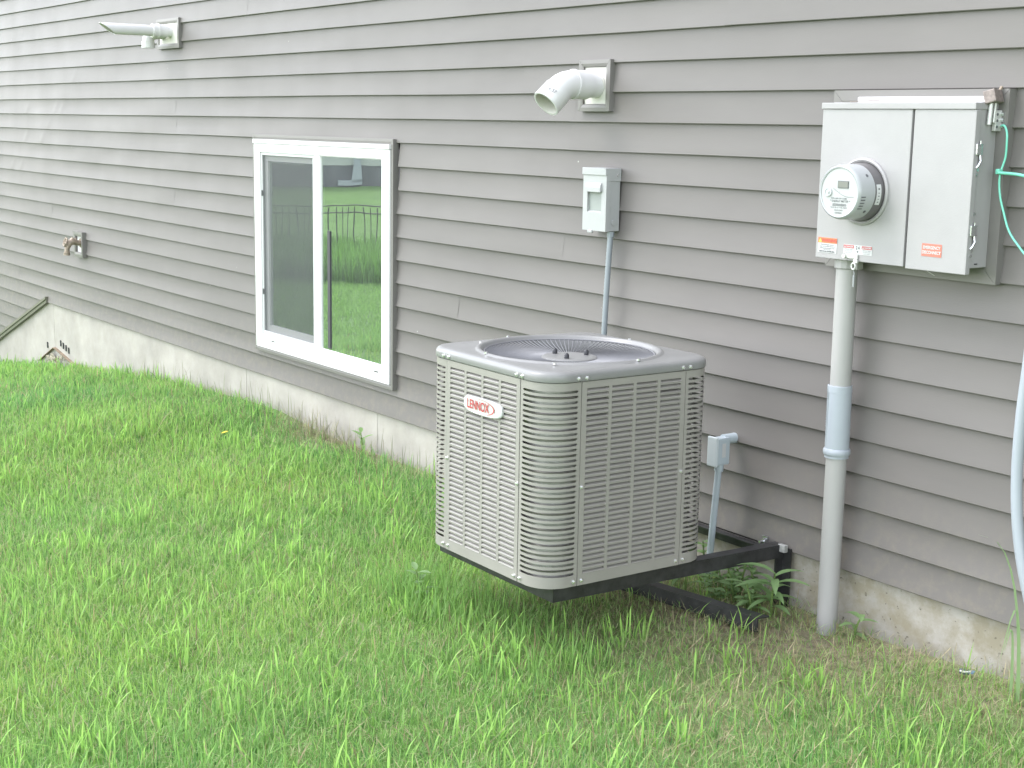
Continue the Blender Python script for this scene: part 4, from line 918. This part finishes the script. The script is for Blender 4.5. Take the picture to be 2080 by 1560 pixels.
nh = thing('neighbour_house', 'neighbouring house with a dark base and a white downspout, reflected in the window', 'house', (-38,-18,-1))
hc = Vector((-37.5,-17.3,0)); zn = yard_z(hc.x, hc.y); Mh = Matrix.Translation((hc.x, hc.y, zn)) @ Matrix.Rotation(math.atan2(pd.y, pd.x), 4, 'Z')
def nb(name, a, c, m):
    b = MB(); b.box(a, c); b.xform(Mh); o = b.build(name, m, nh); o.matrix_parent_inverse = Matrix.Translation(-nh.location); return o
nb('dark_base', (-7,-6,-.3),(7,-.03,.62), mat('dark_siding', (.105,.10,.125), rough=.6, var=.15, vscale=1))
nb('wall', (-7,-6,.62),(7,0,3.1), mat('pale_siding', (.42,.44,.42), rough=.6))
nb('roof', (-7.5,-6.5,3.1),(7.5,.5,3.5), mat('shingles', (.12,.11,.10), rough=.9, var=.3))
nb('downspout', (.45,-.01,.12),(.75,.14,3.1), MT['coupling']); nb('spout_foot', (.02,-.01,.05),(.75,.14,.20), MT['coupling'])

# ------------------------------------------------------------------ foliage
def blades_mesh(name, X, Y, Z, hgt, wid, az, lean, bend, col, tipcol=None, segs=3):
    n = len(X); t = np.linspace(0, 1, segs+1)
    ca, sa = np.cos(az), np.sin(az)
    V = []; Cc = []
    for i, tt in enumerate(t):
        off = lean*tt*hgt + bend*tt*tt*hgt; zz = Z+hgt*tt*np.sqrt(np.clip(1-(lean+bend*tt)**2*0.55, .12, 1))
        cx_, cy_ = X+ca*off, Y+sa*off
        wt = wid*(1-.25*tt) if i < segs else wid*0
        fac = tt
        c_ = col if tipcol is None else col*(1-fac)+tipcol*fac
        if i < segs:
            V.append(np.stack([cx_-sa*wt/2, cy_+ca*wt/2, zz], -1)); V.append(np.stack([cx_+sa*wt/2, cy_-ca*wt/2, zz], -1)); Cc += [c_, c_]
        else: V.append(np.stack([cx_, cy_, zz], -1)); Cc.append(c_)
    k = 2*segs+1
    VV = np.stack(V, 1).reshape(-1, 3); CC = np.stack(Cc, 1).reshape(-1, 3)
    base = (np.arange(n)*k)[:, None]
    tri = []
    for i in range(segs-1): tri += [[2*i, 2*i+1, 2*i+3], [2*i, 2*i+3, 2*i+2]]
    tri.append([2*segs-2, 2*segs-1, 2*segs]); tri = np.array(tri)
    F = (base[:, :, None]+tri[None]).reshape(-1, 3)
    me = bpy.data.meshes.new(name); me.vertices.add(len(VV)); me.vertices.foreach_set('co', VV.astype(np.float32).ravel())
    me.loops.add(F.size); me.loops.foreach_set('vertex_index', F.astype(np.int32).ravel())
    me.polygons.add(len(F)); me.polygons.foreach_set('loop_start', np.arange(0, F.size, 3, dtype=np.int32)); me.polygons.foreach_set('loop_total', np.full(len(F), 3, np.int32))
    me.polygons.foreach_set('use_smooth', np.ones(len(F), bool))
    a = me.attributes.new('tint', 'FLOAT_COLOR', 'POINT'); a.data.foreach_set('color', np.concatenate([CC, np.ones((len(CC), 1))], 1).astype(np.float32).ravel())
    me.update(calc_edges=True); return me
LEAF = leaf_material('grass_blade', tl=.5); STRAW = leaf_material('dry_straw', tl=.15, rough=.8)
def infrust(x, y, z, mg):
    d = np.stack([x, y, z], -1)-np.array(CAM); cx_ = d@np.array(r2); cz_ = d@np.array(fwd); cyv = d@np.array(u2)
    return (cz_ > .5)&(np.abs(cx_/cz_) < 1040/FPX+mg)&(np.abs(cyv/cz_) < 780/FPX+mg)
NB = 760000
X = rng.uniform(-13.5, -.6, NB); Y = -rng.uniform(0.012, 1, NB)**1.0*4.6; Z = gz(X, Y); Dd = np.hypot(X-CAM.x, Y-CAM.y)
inn_ = infrust(X, Y, Z, .07)
pk_ = np.where(inn_, np.clip((4.6/Dd)**1.25, .16, 1), .055)
bb = bare(X, Y); clump = vnoise2(X*3.1, Y*3.1, 1); cl2 = vnoise2(X*14, Y*14, 2)
pk_ = pk_*(1-.80*bb)*(0.80+.20*cl2)
keep = rng.random(NB) < pk_; X, Y, Z, Dd, bb, clump, cl2 = [a[keep] for a in (X, Y, Z, Dd, bb, clump, cl2)]; n = len(X)
big = rng.random(n) < .055
hg = rng.normal(.050, .015, n).clip(.02, .12)*(1+.22*clump+.15*cl2)*(1-.3*bb)*np.where(big, 1.5, 1); hg *= np.where(Y > -.12, 1.15, 1)
wd_ = rng.uniform(.0013, .0030, n)*np.clip(Dd/4.2, 1, 2.4); wd_ = np.where(big, wd_*1.7, wd_)
az = rng.uniform(0, 2*np.pi, n); ln = rng.normal(0, .36, n); bn_ = np.abs(rng.normal(.30, .34, n)).clip(0, 1.05)
g = rng.random(n)[:, None]
cA = np.array([.195, .375, .095]); cB = np.array([.325, .515, .150]); cC = np.array([.110, .245, .080]); cD = np.array([.38, .32, .18])
col = cA*(1-g)+cB*g; dk = (rng.random(n) < .18)[:, None]; col = np.where(dk, cC, col)
warm = (.5+.5*vnoise2(X*1.3, Y*1.3, 6))[:, None]; col = col*(1+.42*(warm-.5)*np.array([1.7, .8, .3]))
dead = (rng.random(n) < .05+.30*bb)[:, None]; col = np.where(dead, cD*rng.uniform(.6, 1.15, n)[:, None], col)
col = np.where(big[:, None]&~dead, np.array([.285, .500, .125])*rng.uniform(.85, 1.15, n)[:, None], col)
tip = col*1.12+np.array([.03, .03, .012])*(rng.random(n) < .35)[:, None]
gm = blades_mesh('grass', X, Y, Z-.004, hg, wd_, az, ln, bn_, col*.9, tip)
gm.materials.append(LEAF); go = bpy.data.objects.new('grass', gm); COL.objects.link(go)
tag(go, 'green lawn grass of mixed short and long blades', 'grass', kind='stuff'); print('blades', n)
# coarser turf farther out, seen in the window glass
n = 70000; X = rng.uniform(-21, -8.5, n); Y = -rng.uniform(2.4, 10, n); Z = gz(X, Y)
fgm = blades_mesh('far_turf', X, Y, Z, rng.uniform(.04, .08, n), rng.uniform(.008, .016, n), rng.uniform(0, 6.28, n), rng.normal(0, .3, n), rng.normal(.3, .2, n), np.array([.25, .42, .12])*rng.uniform(.75, 1.25, n)[:, None], segs=2)
fgm.materials.append(LEAF); fo_ = bpy.data.objects.new('outer_lawn_grass', fgm); COL.objects.link(fo_); tag(fo_, 'outer lawn grass reflected in the window', 'grass', kind='stuff')
# coarse tufts of longer, broader blades scattered over the near lawn
tx, ty = [], []
for _ in range(330):
    x0_, y0_ = rng.uniform(-6.5, -1.6), -rng.uniform(.35, 2.6); k_ = int(rng.integers(5, 15)); sp_r = rng.uniform(.015, .06)
    tx.append(rng.normal(x0_, sp_r, k_)); ty.append(np.minimum(rng.normal(y0_, sp_r, k_), -.03))
X = np.concatenate(tx); Y = np.concatenate(ty); Z = gz(X, Y); n = len(X); tcol = np.array([.30, .52, .125])*rng.uniform(.75, 1.2, n)[:, None]
ctm = blades_mesh('coarse_tufts', X, Y, Z-.004, rng.uniform(.055, .115, n), rng.uniform(.0032, .0068, n), rng.uniform(0, 6.28, n), rng.normal(0, .3, n), rng.normal(.35, .3, n), tcol, tcol*1.15+np.array([.03, .03, .01]), segs=4)
ctm.materials.append(LEAF); cto = bpy.data.objects.new('coarse_grass_tufts', ctm); COL.objects.link(cto); tag(cto, 'tufts of longer broad pale blades scattered through the near lawn', 'grass', kind='stuff')
# tall uncut grass the mower missed around the bracket's front
n = 1300; X = rng.uniform(-3.90, -2.95, n); Y = -rng.uniform(.78, 1.06, n); keep = (rng.random(n) < np.where(X < -3.45, 1, .45)); X, Y = X[keep], Y[keep]; n = len(X); Z = gz(X, Y)
tmg = blades_mesh('tall_turf', X, Y, Z-.004, rng.uniform(.06, .14, n)*np.where(X < -3.5, 1.2, 1), rng.uniform(.002, .0042, n), rng.uniform(0, 6.28, n), rng.normal(0, .3, n), rng.normal(.35, .3, n), np.array([.22, .39, .11])*rng.uniform(.7, 1.25, n)[:, None])
tmg.materials.append(LEAF); to_ = bpy.data.objects.new('uncut_grass', tmg); COL.objects.link(to_); tag(to_, 'taller uncut grass under the front of the air conditioner', 'grass', kind='stuff')
# pale short undergrowth at all angles: clippings, moss and thatch between the blades
n = 260000; X = rng.uniform(-9.5, -1.2, n); Y = -rng.uniform(.01, 3.4, n); Z = gz(X, Y); Dd = np.hypot(X-CAM.x, Y-CAM.y)
ok = infrust(X, Y, Z, .04)&(rng.random(n) < np.clip((4.6/Dd)**1.6, .1, 1)*(1-.5*bare(X, Y))); X, Y, Z = X[ok], Y[ok], Z[ok]; n = len(X)
pc = rng.random(n)[:, None]; col = np.where(pc < .45, np.array([.36, .49, .20]), np.where(pc < .80, np.array([.22, .40, .11]), np.array([.42, .40, .25])))*rng.uniform(.7, 1.2, n)[:, None]
um = blades_mesh('undergrowth', X, Y, Z+rng.uniform(.006, .036, n), rng.uniform(.010, .032, n), rng.uniform(.0012, .0026, n), rng.uniform(0, 6.28, n), rng.normal(.6, .5, n), rng.normal(.2, .4, n), col, segs=2)
um.materials.append(LEAF); uo_ = bpy.data.objects.new('grass_clippings', um); COL.objects.link(uo_); tag(uo_, 'pale clippings and short undergrowth between the lawn blades', 'clippings', kind='stuff'); print('clippings', n)
# low undergrowth, clippings and straw lying on the turf
n = 90000; X = rng.uniform(-9, -1.2, n); Y = -rng.uniform(.01, 3.2, n); Z = gz(X, Y); bb = bare(X, Y); ok = infrust(X, Y, Z, .05)&(rng.random(n) < .22+.70*bb); X, Y, Z, bb = X[ok], Y[ok], Z[ok], bb[ok]; n = len(X)
L_ = rng.uniform(.02, .075, n); col = np.array([.40, .345, .205])*rng.uniform(.5, 1.15, n)[:, None]; gr = (rng.random(n) < .35-.1*bb)[:, None]; col = np.where(gr, np.array([.25, .27, .11]), col)
sm_ = blades_mesh('straw', X, Y, Z+rng.uniform(.002, .030, n)*(1-.4*bb), L_, rng.uniform(.0010, .0023, n), rng.uniform(0, 6.28, n), rng.normal(1.12, .12, n), rng.normal(0, .12, n), col)
sm_.materials.append(STRAW); so_ = bpy.data.objects.new('dry_straw', sm_); COL.objects.link(so_); tag(so_, 'dry straw and clippings lying in the thin turf by the wall', 'straw', kind='stuff'); print('straw', n)
# wispy stems against the foundation
n = 150; X = rng.uniform(-8.4, -4.9, n); Y = -rng.uniform(.015, .10, n); Z = gz(X, Y)
wm = blades_mesh('stems', X, Y, Z, rng.uniform(.07, .17, n), np.full(n, .0022), rng.uniform(0, 6.28, n), rng.normal(0, .16, n), rng.normal(.1, .15, n), np.array([.20, .23, .10])*rng.uniform(.6, 1.2, n)[:, None])
wm.materials.append(STRAW); wo_ = bpy.data.objects.new('wispy_stems', wm); COL.objects.link(wo_); tag(wo_, 'thin seed stems standing against the foundation left of the air conditioner', 'grass', kind='stuff')
# dry tangle by the foundation under the window
n = 170; X = rng.normal(-6.05, .20, n); Y = -np.abs(rng.normal(.05, .05, n))-.01; Z = gz(X, Y)
wm = blades_mesh('tangle', X, Y, Z, rng.uniform(.06, .16, n), np.full(n, .0026), rng.uniform(0, 6.28, n), rng.normal(0, .5, n), rng.normal(.4, .3, n), np.array([.31, .295, .19])*rng.uniform(.6, 1.2, n)[:, None])
wm.materials.append(STRAW); wo_ = bpy.data.objects.new('dry_tangle', wm); COL.objects.link(wo_); tag(wo_, 'tangle of dry brown stems at the foundation below the window', 'dry weeds', kind='stuff')
# tall rough growth and lawn edge in the reflected yard
n = 42000; ax = rng.uniform(-5, 5, n); dp = rng.uniform(-2.6, 2.6, n); X = -22.0+pd.x*ax+sd.x*dp*1.0; Y = -9.0+pd.y*ax+sd.y*dp; Z = gz(X, Y)
col = np.array([.16, .31, .07])*rng.uniform(.6, 1.5, n)[:, None]
wm = blades_mesh('rough', X, Y, Z, rng.uniform(.15, .60, n), rng.uniform(.01, .022, n), rng.uniform(0, 6.28, n), rng.normal(0, .2, n), rng.normal(.3, .2, n), col)
wm.materials.append(LEAF); wo_ = bpy.data.objects.new('tall_rough_grass', wm); COL.objects.link(wo_); tag(wo_, 'tall rough grass along the fence, reflected in the window', 'grass', kind='stuff')

def leaf_poly(L, W, n=6, fold=.18, droop=.35):
    """lance-shaped leaf along +x, drooping, folded at the midrib; returns verts, faces"""
    vs = []; fs = []
    for i in range(n+1):
        t = i/n; w_ = W*math.sin(math.pi*min(1, .06+t*.94))**.8*(1-.25*t); z = -droop*L*t*t; x = L*t*(1-.15*droop*t)
        vs += [(x, -w_/2, z+fold*w_), (x, 0, z), (x, w_/2, z+fold*w_)]
    for i in range(n):
        a = 3*i; fs += [(a, a+1, a+4, a+3), (a+1, a+2, a+5, a+4)]
    return vs, fs
LG = leaf_material('weed_leaf', False, (.27, .41, .18), .5); LG2 = leaf_material('weed_leaf_pale', False, (.27, .40, .19), .5); STM = mat('green_stem', (.12, .19, .05), rough=.6)
def weed(name, label, loc, h, nl, L, W, m, lean=(0,0), cat='weed', group=None, droop=.45, up0=.5, first=.25, seed=1):
    rs = random.Random(seed); root = thing(name, label, cat, loc, 0, group)
    top = Vector((lean[0], lean[1], h)); st = MB(); st.tube([(0,0,-.03), (top.x*.35, top.y*.35, h*.5), top], 0, 8, radii=[.0045,.0035,.0018]); st.build('stem', STM, root)
    for i in range(nl):
        t = first+(1-first)*i/max(1, nl-1); p = Vector((top.x*t*t, top.y*t*t, h*t)); az_ = i*2.4+rs.uniform(-.4,.4); sc_ = rs.uniform(.75,1.1)*(1-.25*abs(t-.7))
        v_, f_ = leaf_poly(L*sc_, W*sc_, droop=droop*rs.uniform(.6,1.3)); Mx = Matrix.Translation(p) @ Matrix.Rotation(az_, 4, 'Z') @ Matrix.Rotation(-up0*rs.uniform(.4,1.2), 4, 'Y')
        b = MB(); b.add([Mx @ Vector(q) for q in v_], f_, True); b.build('leaf', m, root)
    return root
weed('broadleaf_weed', 'tall weed with long lance leaves in front of the bracket leg', (-2.985,-.125,gz(-2.985,-.125)), .155, 13, .125, .034, LG, (.03,-.02), seed=3)
weed('broadleaf_weed', 'shorter lance-leaved weed at the foot of the tallest weed', (-3.02,-.17,gz(-3.02,-.17)), .12, 9, .11, .026, LG, (-.01,-.02), seed=8)
weed('narrowleaf_weed', 'narrow-leaved weed arching over the low ground bar', (-3.29,-.20,gz(-3.29,-.20)), .15, 6, .13, .022, LG, (.03,-.03), seed=5, droop=.3)
cv_ = [(-3.20,-.10,.075),(-3.14,-.13,.07),(-3.26,-.12,.06),(-3.10,-.09,.085),(-3.17,-.17,.05),(-3.33,-.10,.08),(-3.06,-.15,.055),(-3.24,-.06,.10),(-3.38,-.16,.07),(-3.12,-.05,.14),(-3.36,-.05,.13),(-3.20,-.04,.13),(-3.15,-.11,.11),(-3.27,-.09,.12),(-3.18,-.07,.15)]
for i, (x, y_, h) in enumerate(cv_):
    weed('clover_weed', 'small round-leaved weed growing between bracket and foundation', (x, y_, gz(x, y_)), h, 9, .044, .031, LG2 if i % 3 else LG, (random.uniform(-.03,.03), random.uniform(-.03,.02)), group='small weeds under the bracket', droop=.2, up0=.25, first=.4, seed=20+i)
weed('leafy_weed', 'pale leafy weed at the far left foot of the air conditioner', (-3.70,-.93,gz(-3.70,-.93)), .12, 10, .05, .026, LG2, (-.03,-.02), seed=41, droop=.3)
weed('dock_weed', 'single upright dark weed against the foundation left of the air conditioner', (-5.64,-.05,gz(-5.64,-.05)), .11, 6, .06, .028, LG, (.0,-.01), seed=43, droop=.2, up0=1.1)
weed('dandelion_leaves', 'leafy weed at the right side of the thick conduit foot', (-2.72,-.05,gz(-2.72,-.05)), .09, 6, .07, .028, LG, (.03,0), seed=44, droop=.3)
# tall blades at the right edge
tr = thing('tall_grass_tuft', 'tall grass tuft with bent blades at the bent conduit', 'grass tuft', (-2.10,-.13,gz(-2.10,-.13)))
for (dx, dy, h, tx, ty, drop) in ((0,0,.42,-.15,-.01,0),(.02,0,.36,.03,0,0),(.01,-.01,.30,-.05,-.02,.20),(.03,.01,.28,.02,0,.14),(-.02,0,.22,-.03,0,.1)):
    pts_ = []
    for i in range(10):
        t = i/9; z = h*math.sin(min(1, t*1.15)*math.pi/2)-drop*max(0, t-.55)**1.5*3.2; pts_.append(Vector((dx+tx*t*t, dy+ty*t, z)))
    b = MB(); vs = []
    for i, p in enumerate(pts_):
        w_ = .012*(1-(i/9)**2)+.0006; vs += [p+Vector((-w_/2,.2*w_,0)), p+Vector((w_/2,-.2*w_,0))]
    b.add(vs, [(2*i,2*i+1,2*i+3,2*i+2) for i in range(9)], True); b.build('blade', LG2, tr)
# fallen yellow leaf, litter
lf = MB(); v_, f_ = leaf_poly(.042, .026, droop=-.2); lf.add(v_, f_, True); lo_ = lf.build('fallen_leaf', leaf_material('yellow_leaf', False, (.78, .60, .05), .2)); lo_.location = (-6.19,-.50,float(gz(-6.19,-.50))+.062); lo_.rotation_euler = (.2,-.15,.5)
tag(lo_, 'bright yellow fallen leaf lying on the lawn', 'leaf')
lt = thing('litter_scrap', 'dark blue and white scrap of litter in the grass at lower right', 'litter', (-2.315,-.06,-.150), .4)
b = MB(); b.tube([(0,0,0),(0,0,.006)], .017, 18); b.build('cap', mat('navy_plastic', (.05,.07,.13), rough=.35), lt)
b = MB(); b.tube([(.016*math.cos(a*.3-2.2), .016*math.sin(a*.3-2.2), .0075) for a in range(8)], .0028, 6); b.build('white_edge', MT['white'], lt)
b = MB(); b.box((.010,-.012,.004),(.026,.010,.007)); b.build('blue_flap', mat('steel_blue_plastic', (.16,.25,.36), rough=.4), lt)
